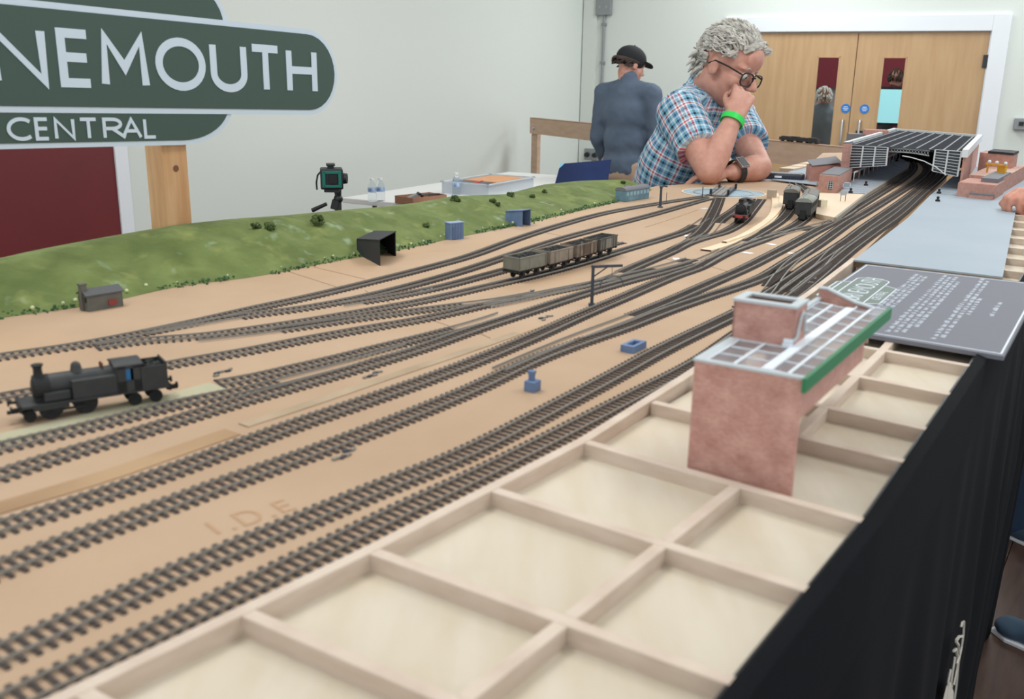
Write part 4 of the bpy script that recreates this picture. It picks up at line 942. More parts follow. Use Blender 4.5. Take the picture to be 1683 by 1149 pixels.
loco('tank_locomotive', 'black locomotive with a red front buffer beam near the turntable', p, atan2(-d_.y, -d_.x), RT, m_redb, rods=m_redb)
# open wagons
def wagon(label, c, rz, mats_, ribs):
    t = thing('open_wagon', label, 'wagon', (c.x, c.y, ZB + RT), rz, 'row of open mineral wagons'); k = dict(local=True); L, w, z0, z1 = .066, .0315, .0155, .0345
    mb = MB()
    for s in (1, -1): mb.box((0, s * w / 2, (z0 + z1) / 2), (L, .0014, z1 - z0)); mb.box((s * L / 2, 0, (z0 + z1) / 2), (.0014, w, z1 - z0)); mb.box((0, s * w / 2, z1), (L + .002, .0024, .0014)); mb.box((s * L / 2, 0, z1), (.0024, w, .0014))
    mb.box((0, 0, z0), (L, w, .0014)); b = mb.build('body', mats_[0], t, **k)
    for s in (1, -1):
        for q in ribs: MB().box((q * L / 2, s * (w / 2 + .0010), (z0 + z1) / 2 - .0006), (.0018, .0012, z1 - z0 - .002)).build('rib', mats_[1], b, **k)
        MB().box((0, s * (w / 2 + .0008), (z0 + z1) / 2), (.018, .0008, z1 - z0 - .003)).build('side_door', mats_[1], b, **k)
    mb = MB(); mb.box((0, 0, z1 - .0035), (L - .003, w - .003, .003)); random.seed(int(c.x * 1e4))
    for q in range(90): mb.ball((random.uniform(-.03, .03), random.uniform(-.0135, .0135), z1 - .002), random.uniform(.0012, .0026), 6, 4)
    mb.build('coal_load', m_dark, t, kind='stuff', **k)
    mb = MB()
    for s in (1, -1): mb.box((0, s * .0115, .0132), (L, .002, .0034)); mb.box((s * L / 2, 0, .0132), (.002, w * .95, .0036))
    mb.build('underframe', m_dark, t, **k)
    for s in (1, -1):
        for y in (-.0115, .0115): mb = MB(); mb.cyl((s * (L / 2 + .001), y, .0135), (s * (L / 2 + .005), y, .0135), .0011, n=8); mb.cyl((s * (L / 2 + .005), y, .0135), (s * (L / 2 + .006), y, .0135), .0022, n=10); mb.build('buffer', m_dark, t, True, **k)
        mb = MB()
        for y in (1, -1): mb.cyl((s * .018, y * .0078, .0062), (s * .018, y * .0098, .0062), .0062, n=18)
        mb.cyl((s * .018, -.0078, .0062), (s * .018, .0078, .0062), .001); mb.build('wheelset', m_dark, t, **k)
        for y in (1, -1): MB().box((s * .018, y * .0122, .0095), (.006, .0014, .0065)).build('axlebox', m_dark, t, **k)
    return t
g1 = mat('grey_wagon_steel', (128, 128, 116), .75, rgb2=(112, 110, 98), scale=50); g2 = mat('beige_worn_planks', (142, 134, 120), .8, rgb2=(116, 104, 92), scale=45); g3 = mat('rusty_beige_steel', (134, 122, 108), .8, rgb2=(100, 86, 74), scale=60); g4 = mat('dark_grey_ribbed', (88, 88, 80), .8, rgb2=(70, 68, 62), scale=50)
c = T['J']; i0 = at_track(c, P(860, 458))
for n_, (lb_, mm, rb) in enumerate((('plain grey open wagon, nearest the viewer in the row of four', (g1, g1), (-.98, .98)), ('beige open wagon with a worn planked side, second in the row', (g2, g2), (-.6, .6)), ('rust streaked beige wagon, third in the row', (g3, mat('rust', (92, 76, 66), .8)), (-.7, -.35, .35, .7)), ('dark ribbed wagon at the far end of the row of four', (g4, mat('pale_rib', (128, 126, 116), .8)), (-.9, -.62, -.34, 0, .34, .62, .9)))):
    p, d_ = along(c, i0, n_ * .0775); wagon(lb_, p, atan2(d_.y, d_.x), mm, rb)
# coaches
m_roofg = mat('coach_roof_grey', (120, 118, 112), .7, rgb2=(106, 104, 98), scale=40); m_roofp = mat('weathered_pale_roof', (150, 154, 146), .75, rgb2=(124, 130, 122), scale=60)
def coach(name, label, cat, c, rz, L, roof, zr=RT, side=None, wheels=True, w=.035, h=.036, group=None, under=None):
    t = thing(name, label, cat, (c.x, c.y, ZB + zr), rz, group); k = dict(local=True); z0 = .011 if wheels else .0
    side = side or m_lblack
    MB().box((0, 0, z0 + h * .42), (L, w, h * .84)).build('body', side, t, bevel=.001, **k)
    n = 13; A2 = [radians(-90 + 180 * i / (n - 1)) for i in range(n)]
    ring = [((w / 2 + .0012) * sin(a), z0 + h * .80 + h * .26 * cos(a)) for a in A2]
    vs = [(x, y, z) for x in (-L / 2 - .001, L / 2 + .001) for y, z in ring]
    mb = MB(); mb.add(vs, [(i, i + 1, n + i + 1, n + i) for i in range(n - 1)] + [tuple(range(n - 1, -1, -1)), tuple(range(n, 2 * n)), (0, n, 2 * n - 1, n - 1)]); rf = mb.build('roof', roof, t, True, **k)
    for q in (-.3, 0, .3): mb = MB(); mb.lathe([(.0016, 0), (.0016, .0016), (.0008, .0022)], (q * L, .004, z0 + h * 1.05), 8); mb.build('ventilator', roof, rf, **k)
    for s in (1, -1):
        for q in range(max(2, int(L / .016))):
            x = -L / 2 + L * (q + .5) / max(2, int(L / .016)); MB().box((x, s * (w / 2 + .0002), z0 + h * .56), (L / max(2, int(L / .016)) * .62, .0008, h * .26)).build('window', under or m_dark, t, **k)
    if wheels:
        for x in (-L * .36, -L * .2, L * .2, L * .36):
            mb = MB()
            for y in (1, -1): mb.cyl((x, y * .0078, .006), (x, y * .0098, .006), .006, n=16)
            mb.cyl((x, -.0078, .006), (x, .0078, .006), .001); mb.build('wheelset', m_dark, t, **k)
        mb = MB(); mb.box((0, 0, .0095), (L, .024, .004))
        for s in (1, -1): mb.box((s * (L / 2 + .002), 0, .012), (.004, .012, .02))
        mb.build('underframe', m_dark, t, **k)
    return t
c = T['D']; i0 = at_track(c, P(1320, 365))
p, d_ = along(c, i0, .05); coach('brake_coach', 'short pale-roofed dark vehicle at the near end of the curved train', 'coach', p, atan2(d_.y, d_.x), .09, m_roofp)
p, d_ = along(c, i0, .165); coach('passenger_coach', 'grey-roofed dark coach behind the pale-roofed vehicle on the curve', 'coach', p, atan2(d_.y, d_.x), .125, m_roofg)
c = T['D3']; i0 = at_track(c, P(1299, 346)); p, d_ = along(c, i0, .046); coach('parcels_van', 'single dark van with grey roof on the track left of the curved train', 'van', p, atan2(d_.y, d_.x), .09, m_roofg)
a, b = P(1030, 332), P(1066, 326); d_ = (b - a).normalized(); sd_ = Vector((-d_.y, d_.x, 0)); m_cblue = mat('faded_blue', (112, 146, 160), .8, rgb2=(92, 124, 140), scale=40)
p = (a + b) / 2 + sd_ * .017; coach('grounded_coach_body', 'faded blue coach body without wheels at the far foot of the grass bank', 'coach body', p, atan2(d_.y, d_.x), .115, mat('slate_roof', (110, 112, 118), .8), zr=0.0004, side=m_cblue, wheels=False, w=.033, h=.034, under=mat('pale_blue_panel', (140, 172, 184), .8))
# ------------------------------------------------------------------ huts and small lineside models
m_hut = mat('grey_stone_card', (104, 104, 96), .85, rgb2=(92, 92, 86), scale=60); m_hroof = mat('slate_grey_card', (84, 86, 88), .8)
m_hred = mat('brick_red_patch', (138, 62, 54), .8); m_cblack = mat('matt_black_card', (44, 46, 50), .8); m_pblue = mat('slate_blue_resin', (104, 128, 164), .75, rgb2=(94, 116, 150), scale=50)
def quadbox(mb, a, b, c, z0, z1):     # a block on three of its base corners: a-b and a-c are sides
    d = b + c - a; mb.prism([(a.x, a.y), (b.x, b.y), (d.x, d.y), (c.x, c.y)], z0, z1); return mb
def wallq(mb, a, b, t, z0, z1, side=1):
    d = (b - a).normalized(); n = Vector((-d.y, d.x, 0)) * t * side; mb.prism([(a.x, a.y), (b.x, b.y), (b.x + n.x, b.y + n.y), (a.x + n.x, a.y + n.y)], z0, z1); return mb
def toward(a, b, L): return a + (b - a).normalized() * L
# stone hut
a, r_, l_ = P(145, 513), P(203, 503), P(121, 506.5); ux = (r_ - a).normalized(); uy = Vector((-ux.y, ux.x, 0))
if uy.x < 0: uy = -uy
Lh = (r_ - a).length; Wh = .024; hz = .021; rg = .0065
hut = thing('stone_hut', 'small grey stone hut with a chimney stack at the foot of the grass bank', 'hut', a, atan2(ux.y, ux.x))
b, c = a + ux * Lh, a + uy * Wh
mb = MB(); quadbox(mb, a, b, c, ZB, ZB + hz)
for o in (0, Lh):
    q = a + ux * o; mid_ = q + uy * Wh / 2; mb.add([q + UP * hz, q + uy * Wh + UP * hz, mid_ + UP * (hz + rg)], [(0, 1, 2)])
mb.build('walls', m_hut, hut)
e_ = ux * .002; ov = uy * .002; mid_ = uy * Wh / 2
mb = MB(); mb.slab([a - e_ - ov + UP * (hz - .0005), b + e_ - ov + UP * (hz - .0005), b + e_ + mid_ + UP * (hz + rg), a - e_ + mid_ + UP * (hz + rg)], .0014, (0, 0, 1)); mb.slab([a - e_ + mid_ + UP * (hz + rg), b + e_ + mid_ + UP * (hz + rg), c + ux * Lh + e_ + ov + UP * (hz - .0005), c - e_ + ov + UP * (hz - .0005)], .0014, (0, 0, 1)); mb.build('roof', m_hroof, hut)
q = a + uy * Wh * .5 + ux * .001; mb = MB(); mb.box(q + UP * (.018), (.008, .007, .036), rz=atan2(ux.y, ux.x)); mb.box(q + UP * .0355, (.0095, .0085, .002), rz=atan2(ux.y, ux.x)); mb.build('chimney_stack', m_hut, hut)
def patch(nm, o, n_, w, z0, z1, m): MB().box(o + n_ * .0004 + UP * ((z0 + z1) / 2), (w, .0012, z1 - z0), rz=atan2(n_.y, n_.x) + pi / 2).build(nm, m, hut)
patch('brick_patch', a + ux * Lh * .70, -uy, .011, .004, .012, m_hred); patch('brick_patch', a + uy * Wh * .72, -ux, .010, .003, .010, m_hred)
patch('window', a + uy * Wh * .85, -ux, .004, .012, .019, m_dark); patch('window', a + uy * Wh * .12, -ux, .003, .012, .019, m_dark)
# open sheds: base corners front-left, back-left, front-right
def shed(name, label, fl__, bl, fr_, h, m, cat='shed', drop=.0):
    t = thing(name, label, cat, fl__, 0); f, bk, r = fl__, bl, fr_; d = bk + r - f; tk = .0014
    for p, q, sd in ((f, bk, -1), (r, d, 1)):
        n_ = (q - p).normalized(); n_ = Vector((-n_.y, n_.x, 0)) * sd
        MB().slab([p, q, q + UP * (h - drop), p + UP * h], tk, n_).build('side_wall', m, t)
    wallq(MB(), bk, d, tk, ZB, ZB + h - drop, 1).build('back_wall', m, t)
    ex = (r - f).normalized() * .0015; ey = (f - bk).normalized() * .0015
    MB().slab([f - ex + ey + UP * (h + ZB - ZB), r + ex + ey + UP * h, d + ex - ey + UP * (h - drop), bk - ex - ey + UP * (h - drop)], .0014, (0, 0, 1)).build('roof', m, t); return t
f, bk, r = P(624, 437), P(588, 418), P(651, 421)
shed('open_shed', 'black open fronted card shed at the foot of the grass bank', f, bk, r, .043, m_cblack, drop=.0165)
f, bk, r = P(858, 373), P(834, 369.5), P(869, 371); bk = toward(f, bk, .045); r = toward(f, r, .03)
shed('open_shelter', 'slate blue open fronted shelter at the far end of the grass bank', f, bk, r, .034, m_pblue, 'shelter', drop=.006)
a, b, c = P(744, 394.5), P(759, 393), P(735, 392); ux = (b - a).normalized(); uy = Vector((-ux.y, ux.x, 0)); uy = uy if uy.x > 0 else -uy
cbn = thing('lineside_cabin', 'slate blue closed cabin standing between the two open sheds', 'cabin', a, 0)
w_, d_ = (b - a).length * 1.1, .018; o = a - ux * .006
quadbox(MB(), o, o + ux * (w_ + .008), o + uy * d_, ZB, ZB + .032).build('walls', m_pblue, cbn)
quadbox(MB(), o - ux * .001 - uy * .001, o + ux * (w_ + .010) - uy * .001, o + uy * (d_ + .001) - ux * .001, ZB + .032, ZB + .0335).build('roof', mat('pale_slate_blue', (138, 158, 190), .7), cbn)
for q in (.2, .4, .6, .8): MB().bar(o + ux * (w_ + .008) * q - uy * .0003 + UP * .002, o + ux * (w_ + .008) * q - uy * .0003 + UP * .031, .0008, .0008).build('batten', m_pblue, cbn)
MB().box(o + ux * (w_ + .008) * .32 - uy * .0006 + UP * .013, (.008, .0012, .024), rz=atan2(ux.y, ux.x)).build('door_panel', mat('deep_slate_blue', (84, 104, 140), .7), cbn)
# loading gauge and thin posts
m_iron = mat('blue_black_iron', (64, 72, 82), .6, .2)
b0 = P(972.5, 502); top = D(976.5, 437, b0.x); arm = V(1022, 447, b0, (1, .5, 0))
gt = thing('loading_gauge', 'slender dark loading gauge post with a hanging hoop among the tracks', 'gauge', b0, 0)
Hh = top.z - ZB; ad = Vector((arm.x - b0.x, arm.y - b0.y, 0)); al_ = ad.length; ad.normalize()
MB().bar(b0, b0 + UP * Hh, .0042, .0042).build('post', m_iron, gt); MB().box(b0 + UP * .0015, (.009, .009, .003)).build('foot', m_iron, gt)
MB().bar(b0 + UP * (Hh - .001) - ad * .002, b0 + ad * al_ + UP * (Hh - .003), .004, .0035).build('arm', m_iron, gt)
MB().bar(b0 + UP * (Hh - .016), b0 + ad * al_ * .5 + UP * (Hh - .003), .0014, .0014).build('brace', m_iron, gt)
cx0 = b0 + ad * al_ * .66 + UP * (Hh - .031); rr0 = al_ * .40
MB().tube([cx0 + ad * rr0 * cos(radians(q)) + UP * rr0 * .62 * sin(radians(q)) * 1.25 for q in range(0, 181, 12)], .0006, 6).build('hoop', m_iron, gt)
MB().bar(cx0 + UP * rr0 * .77, b0 + ad * al_ * .66 + UP * (Hh - .003), .0007, .0007).build('hanger', m_iron, gt)
b1_ = P(1085, 341); h1 = D(1088, 306, b1_.x).z - ZB
ws = thing('water_crane', 'short black post with round foot beside the track to the turntable', 'post', b1_, 0)
MB().lathe([(.007, 0), (.007, .002), (.0035, .004), (.0028, h1 * .9), (.0042, h1 * .92), (.0042, h1)], n=12).build('column', m_iron, ws, True, local=True)
MB().tube([(0, 0, h1 * .96), (.004, -.008, h1), (.008, -.016, h1 - .002)], .0016, 6).build('jib', m_iron, ws, True, local=True)
for i, (x, y, h, lb_) in enumerate(((1154, 328, .034, 'thin dark rod standing at the left rim of the turntable'), (1095, 333, .026, 'thin wire upright beside the black post with round foot'))):
    q = P(x, y); tag(MB().cyl(q, q + UP * h, .0012 if i == 0 else .0006, n=8).build('thin_post', m_iron), lb_, 'post')
# blue resin pieces
q = P(875, 642); pb = thing('ground_frame_block', 'small slate blue block with an upright stub between two tracks', 'block', q, -.55)
MB().box((0, 0, .0055), (.0135, .0125, .011)).build('block', m_pblue, pb, local=True, bevel=.0006); MB().box((0, .001, .0155), (.0045, .006, .010)).build('stub', m_pblue, pb, local=True, bevel=.0006); MB().box((0, .001, .0195), (.006, .0072, .0035)).build('stub_cap', m_pblue, pb, local=True, bevel=.0004)
q = P(1041, 575); pt = thing('pit_box', 'flat slate blue open box lying between two tracks near the brick station', 'box', q, -.60); mb = MB(); L_, w_, h_ = .033, .017, .0085
for s in (1, -1): mb.box((0, s * (w_ / 2 - .002), h_ / 2), (L_, .004, h_)); mb.box((s * (L_ / 2 - .003), 0, h_ / 2), (.006, w_ - .008, h_))
mb.build('rim', m_pblue, pt, local=True); MB().box((0, 0, .0014), (L_ - .006, w_ - .006, .0028)).build('bottom', m_pblue, pt, local=True)
# turntable
m_pit = mat('blue_grey_pit', (150, 172, 184), .7, rgb2=(136, 158, 172), scale=20); c0 = P(1189, 317.5)
tt = thing('turntable', 'blue grey turntable pit with a grey girder deck in front of the seated man', 'turntable', c0, 0)
MB().lathe([(.112, 0), (.112, .0007)], n=48).build('pit_floor', m_pit, tt, True, local=True)
MB().lathe([(.112, 0), (.116, 0), (.116, .0022), (.112, .0022)], n=48, ring=True).build('pit_rim', mat('cream_rim', (222, 204, 178), .7), tt, True, local=True)
MB().lathe([(.080, .0007), (.084, .0007), (.084, .0016), (.080, .0016)], n=40, ring=True).build('ring_rail', m_rail, tt, True, local=True)
dk = (P(1206, 307) - P(1178, 330)); dk.z = 0; an = atan2(dk.y, dk.x); R_ = Matrix.Rotation(an, 4, 'Z')
def tbox(c_, d_): mb = MB(); mb.T = R_; mb.box(c_, d_); return mb
tbox((0, 0, .0055), (.205, .036, .0035)).build('deck', mat('grey_deck', (150, 148, 146), .8, rgb2=(128, 126, 126), scale=60), tt, local=True)
for s in (1, -1):
    tbox((0, s * .020, .0045), (.21, .003, .007)).build('girder', m_iron, tt, local=True)
    tbox((0, s * GA, .0082), (.205, .0012, .0022)).build('rail', m_rail, tt, local=True)
    for e in (1, -1): tbox((e * -.085, s * .0235, .012), (.013, .005, .014)).build('drive_housing', m_dark, tt, local=True)
    mb = MB(); mb.T = R_
    for q in range(9): mb.cyl((-.10 + q * .025, s * .021, .008), (-.10 + q * .025, s * .021, .0165), .0005, n=6)
    mb.bar((-.1, s * .021, .0165), (.1, s * .021, .0165), .0008, .0008); mb.build('handrail', m_iron, tt, local=True)
q = P(1268, 326); tag(MB().box(q + UP * .0115, (.022, .021, .023), rz=-.5).build('card_box', mat('taupe_card', (170, 154, 138), .8), bevel=.0006), 'taupe card box beside the curved pine strips at the turntable', 'box')
# paper and handheld controller at the back edge
a, b, c, d = P(1247, 296.5), P(1345, 302.5), P(1341, 292.5), P(1262, 289); pf = tag(MB().slab([p + UP * .0002 for p in (a, b, c, d)], .004, (0, 0, 1)).build('paper_pad', m_white), 'white paper pad under the dark handheld controller', 'paper')
a, b = P(1254, 293.5, ZB + .005), P(1319, 297, ZB + .005); d_ = (b - a).normalized(); n_ = Vector((-d_.y, d_.x, 0)); n_ = n_ if n_.x > 0 else -n_
hc = thing('handheld_controller', 'dark handheld controller with rounded end lying on the white paper pad', 'controller', a, atan2(d_.y, d_.x)); Lc = (b - a).length
m_ctl = mat('navy_black_plastic', (34, 42, 56), .4); mb = MB(); q = (a + b) / 2 + n_ * .03; mb.box((q.x, q.y, ZB + .0132), (Lc, .06, .018), rz=atan2(d_.y, d_.x)); cb = mb.build('case', m_ctl, hc, bevel=.005)
mb = MB(); mb.box((q.x, q.y, ZB + .0228), (Lc * .86, .046, .0012), rz=atan2(d_.y, d_.x)); mb.build('keypad', mat('graphite', (76, 74, 78), .5), hc)
mb = MB(); k_ = a.lerp(b, .38) - n_ * .0006; mb.box((k_.x, k_.y, ZB + .0132), (.022, .001, .006), rz=atan2(d_.y, d_.x)); mb.build('badge', m_barw, hc)
mb = MB(); mb.ball(a - d_ * .01 + n_ * .02 + UP * .012, (.017, .014, .012)); mb.build('knob', m_dark, hc, True)
# paper slips
for i, (x, y, lb_) in enumerate(((1130, 388, 'white paper slip by the junction left of the black engine'), (1112, 426, 'white paper slip between the gantry line and the engine line'), (1268, 402, 'white paper slip behind the coach branch'), (1229, 416, 'white paper slip right of the long crossover'), (1304, 417, 'white paper slip beside the scissors crossover'), (1326, 464, 'nearer of two white slips behind the brick station'), (1333, 457, 'farther of two white slips behind the brick station'), (1158, 343, 'tiny white slip near the turntable lead'))):
    q = P(x, y); tag(MB().box(q + UP * .0004, (.020, .012, .0006), rz=-.3 + i * .35).build('paper_slip', m_white), lb_, 'paper')
random.seed(9)
for i, (x, y, lb_) in enumerate(((566, 748, 'dark point motor parts lying by the third track, below its left fork'), (365, 613, 'dark point motor parts beside the track behind the tank engine'), (612, 617, 'dark point motor parts by the paired tracks at the joint'), (1208, 507, 'dark point motor parts just left of the brick tower'), (896, 523, 'dark point motor parts below the gantry'), (870, 481, 'dark point motor parts left of the gantry foot'), (700, 478, 'dark point motor parts by the wagon siding fork'))):
    q = P(x, y); t = thing('point_motor', lb_, 'point motor', q, -.5, 'point motor parts lying on the board')
    for k_ in range(5): MB().box((k_ * .006 - .012, random.uniform(-.004, .004), .001), (.006, .0032, .002), rz=random.uniform(-.6, .6)).build('linkage', m_iron if k_ % 2 else m_rail, t, local=True)

# ------------------------------------------------------------------ terminus: platforms, train shed, brick ranges
m_plat = mat('grey_blue_platform', (153, 166, 177), .65, rgb2=(147, 161, 172), scale=5); m_platl = mat('grey_plank_platform', (145, 155, 163), .7, rgb2=(139, 147, 157), scale=5)
m_cream = mat('cream_plywood', (228, 208, 182), .7, rgb2=(218, 196, 168), scale=6); m_edge_p = mat('taupe_platform_edge', (152, 146, 134), .8)
ZP = ZB + .011
fp_ = thing('forecourt_sheet', 'large pale blue grey sheet forming platform and forecourt right of the tracks', 'platform', P(1560, 400), 0)
pl = [P(x, y, ZF + .0035) for x, y in ((1403, 427), (1442, 397), (1492, 358), (1530, 320), (1566, 290), (1588, 272))] + [Vector((3.55, -1.72, 0)), Vector((3.4, -1.95, 0)), Vector((2.95, -1.62, 0))] + [P(x, y, ZF + .0035) for x, y in ((1669, 349), (1648, 455))]
MB().prism([(p.x, p.y) for p in pl], ZF + .0005, ZF + .0035).build('sheet', m_plat, fp_)
a, b = P(1403, 427, ZF), P(1648, 456, ZF); MB().bar(a + UP * -.006, b + UP * -.006, .006, .012).build('edge_strip', mat('brown_edge', (172, 146, 118), .8), fp_)
for k_ in range(12):
    t_ = k_ / 12; p = P(1533 + 70 * t_, 318 - 42 * t_, ZF + .0036); q = P(1572 + 20 * t_, 321 - 40 * t_, ZF + .0036); MB().bar(p, q, .003, .0006).build('plank_line', m_platl, fp_)
lp_ = thing('left_platform', 'grey planked platform curving left of the four tracks into the train shed', 'platform', P(1420, 300), 0)
pl = [P(x, y, ZP) for x, y in ((1378, 318), (1424, 318), (1455, 299), (1492, 276), (1494, 267), (1476, 258), (1448, 266), (1400, 297))]
MB().prism([(p.x, p.y) for p in pl], ZB, ZP).build('deck', m_platl, lp_)
for k_ in range(13):
    t_ = k_ / 13; p = P(1386 + 82 * t_, 314 - 50 * t_, ZP + .0003); q = P(1428 + 64 * t_, 315 - 40 * t_, ZP + .0003); MB().bar(p, q, .005, .0008).build('plank_line', m_plat, lp_)
mb = MB(); ed = [P(x, y, ZP) for x, y in ((1373, 358), (1400, 337), (1424, 318), (1455, 299), (1492, 276), (1494, 267))]
for p, q in zip(ed, ed[1:]): mb.bar(p + UP * -.0053, q + UP * -.0053, .006, .0116)
mb.build('coping', m_edge_p, lp_)
rp = thing('plywood_ramp', 'cream plywood ramp at the near end of the planked platform', 'ramp', P(1370, 340), 0)
pl = [P(x, y, ZP) for x, y in ((1341, 351), (1371, 357), (1422, 319), (1345, 317))]; MB().prism([(p.x, p.y) for p in pl], ZB, ZP - .0003).build('deck', m_cream, rp)
q = P(1348, 339, ZP); tag(MB().box(q + UP * .008, (.03, .018, .0165), rz=.3).build('cream_block', mat('cream_card', (214, 206, 180), .8)), 'small cream block on the plywood ramp beside the curved train', 'block')
pg = thing('pale_ground_card', 'pale blue card laid behind the curved train, left of the brick block', 'card', P(1310, 290), 0); pl = [P(x, y, ZB + .004) for x, y in ((1268, 296), (1342, 305), (1349, 281), (1340, 271), (1318, 274))]; MB().prism([(p.x, p.y) for p in pl], ZB + .0044, ZB + .0064).build('card', m_plat, pg)
for i, (x, y) in enumerate(((1300, 281), (1316, 277), (1331, 273))): tag(MB().box(P(x, y) + UP * .006, (.10, .05, .012), rz=-.6).build('cream_offcut', m_cream), ('left', 'middle', 'right')[i] + ' of three cream timber offcuts behind the pale blue card', 'timber', 'cream offcuts behind the card')
# train shed
ZR = 1.405; FL, FR, BR, BL = [P(x, y, ZR) for x, y in ((1394, 238), (1584, 251), (1608, 226), (1471, 215))]
ts = thing('train_shed', 'long station train shed with a dark ribbed glass roof over four tracks', 'train shed', (FL.x, FL.y, ZB), 0)
m_rglass = mat('dark_roof_glass', (104, 108, 116), .5, trans=.75, ior=1.02, spec=.1); m_rbar = mat('grey_roof_bar', (128, 132, 136), .6); m_trw = mat('white_lattice', (214, 220, 222), .55)
m_gdark = mat('smoky_glazing', (62, 70, 78), .25)
def RP(s, t, z=ZR): p = (FL * (1 - s) + FR * s) * (1 - t) + (BL * (1 - s) + BR * s) * t; p.z = z; return p
NB_ = 9
for i in range(NB_):
    s0, s1, sm = i / NB_, (i + 1) / NB_, (i + .5) / NB_
    mb = MB(); 
    for s_, e_ in ((s0, sm), (sm, s1)):
        za, zb_ = (ZR, ZR + .0012) if s_ == s0 else (ZR + .0012, ZR)
        mb.slab([RP(s_, 0, za), RP(e_, 0, zb_), RP(e_, 1, zb_), RP(s_, 1, za)], .001, (0, 0, 1))
    mb.build('roof_panel', m_rglass, ts); MB().bar(RP(sm, 0, ZR + .0028), RP(sm, 1, ZR + .0028), .005, .002).build('ridge_bar', m_rbar, ts)
MB().bar(RP(-.01, -.02, ZR + .004), RP(-.01, 1.02, ZR + .004), .012, .012).build('gutter', m_trw, ts); MB().bar(RP(1.015, -.04, ZR), RP(1.015, 1.01, ZR), .016, .022).build('gutter', m_trw, ts); MB().bar(RP(0, 1.01, ZR + .003), RP(1, 1.01, ZR + .003), .008, .012).build('back_beam', m_trw, ts)
fnrm = (FR - FL).cross(UP).normalized(); fnrm = fnrm if fnrm.x < 0 else -fnrm
def screen(nm, qd, nx, ny):
    pts = [V(x, y, FL, fnrm) for x, y in qd]
    def bl(u, v): return (pts[0] * (1 - u) + pts[1] * u) * (1 - v) + (pts[3] * (1 - u) + pts[2] * u) * v
    sc = MB().slab([bl(0, 0), bl(1, 0), bl(1, 1), bl(0, 1)], .0008, fnrm).build(nm, m_gdark, ts)
    for i in range(nx + 1): MB().bar(bl(i / nx, 0) + fnrm * .002, bl(i / nx, 1) + fnrm * .002, .004, .003, upv=fnrm).build('mullion', m_trw, sc)
    for j in range(ny * 2 + 1):
        w_ = .004 if j % ny == 0 else .0008
        MB().bar(bl(0, j / (ny * 2)) + fnrm * .0012, bl(1, j / (ny * 2)) + fnrm * .0012, .0015, w_, upv=fnrm).build('transom', m_trw, sc)
screen('end_screen', ((1400, 239), (1460, 242.5), (1457, 272), (1394, 276)), 3, 4)
screen('end_screen', ((1538, 246), (1581, 249), (1574, 290), (1533, 281)), 2, 4)
for k_ in range(5):        # lattice trusses under the roof
    t_ = .02 + k_ * .2; mb = MB(); N_ = 16
    lo_ = lambda s: RP(s, t_, ZR - .012 - .028 * (2 * s - 1) ** 2)
    for i in range(N_):
        s0, s1 = .3 + .42 * i / N_ if k_ == 0 else i / N_, .3 + .42 * (i + 1) / N_ if k_ == 0 else (i + 1) / N_
        mb.bar(lo_(s0), lo_(s1), .0022, .0022); mb.bar(RP(s0, t_, ZR - .002), RP(s1, t_, ZR - .002), .0022, .0022); mb.bar(lo_(s0), RP(s1, t_, ZR - .002), .0012, .0012); mb.bar(RP(s0, t_, ZR - .002), lo_(s1), .0012, .0012)
    mb.build('truss', m_trw if k_ in (0,) else m_rbar, ts)
MB().tube([V(x, y, FL, fnrm) + fnrm * .004 for x, y in ((1484, 256), (1500, 259), (1520, 265), (1540, 275), (1556, 288))], .0016, 6).build('arched_brace', m_trw, ts, True)
wallq(MB(), RP(.0, 0, 0), RP(0, 1, 0), .006, ZB, ZR - .003, 1).build('side_wall', m_brick2, ts); wallq(MB(), RP(1, 0, 0), RP(1, 1, 0), .006, ZB, ZR - .012, -1).build('side_wall', m_brick2, ts)
wallq(MB(), RP(0, 1, 0), RP(1, 1, 0), .006, ZB, ZR - .002, 1).build('back_wall', m_cblack, ts)
for k_ in range(7): p = RP(1.012, .06 + k_ * .14, ZR - .034); MB().bar(p, RP(1.012, .06 + k_ * .14 + .08, ZR - .034), .003, .03).build('side_window', mat('cream_frame', (206, 196, 176), .7), ts)
# right brick range
a, b, c = P(1571, 328), P(1633, 334), None; ux = (b - a).normalized(); uy = Vector((.83, -.55, 0)); Lr = (b - a).length
rb = thing('right_brick_range', 'brick station range with flat roofs on the right of the train shed', 'model building', a, 0)
m_flat = mat('grey_flat_roof', (116, 118, 124), .8)
o = a + UP * 0; hA = .0465
quadbox(MB(), o, o + ux * Lr, o + uy * .16, ZF + .0035, ZB + hA).build('front_block', m_brick2, rb)
quadbox(MB(), o + ux * .004 + uy * .004, o + ux * (Lr - .004) + uy * .004, o + ux * .004 + uy * .156, ZB + hA, ZB + hA + .0008).build('roof', m_brick2, rb)
q = o + ux * Lr * .36 - uy * .02; quadbox(MB(), q, q + ux * Lr * .62, q + uy * .02, ZF + .0035, ZB + .020).build('porch', m_brick2, rb); quadbox(MB(), q - uy * .001, q + ux * Lr * .63 - uy * .001, q + uy * .02, ZB + .020, ZB + .0235).build('porch_roof', m_flat, rb)
q = o + ux * Lr * .50 + uy * .06; quadbox(MB(), q, q + ux * Lr * .45, q + uy * .25, ZB + hA, ZB + hA + .012).build('rear_roof', m_flat, rb)
q = o + uy * .165; quadbox(MB(), q, q + ux * Lr * .95, q + uy * .5, ZF + .0035, ZB + .055).build('rear_block', m_brick2, rb)
w0_, w1_ = D(1609, 262, 3.1), D(1663, 268, 3.0); 
q = Vector((w0_.x, w0_.y, 0)); e_ = Vector((w1_.x, w1_.y, 0)); ztop = D(1640, 253, 3.05).z
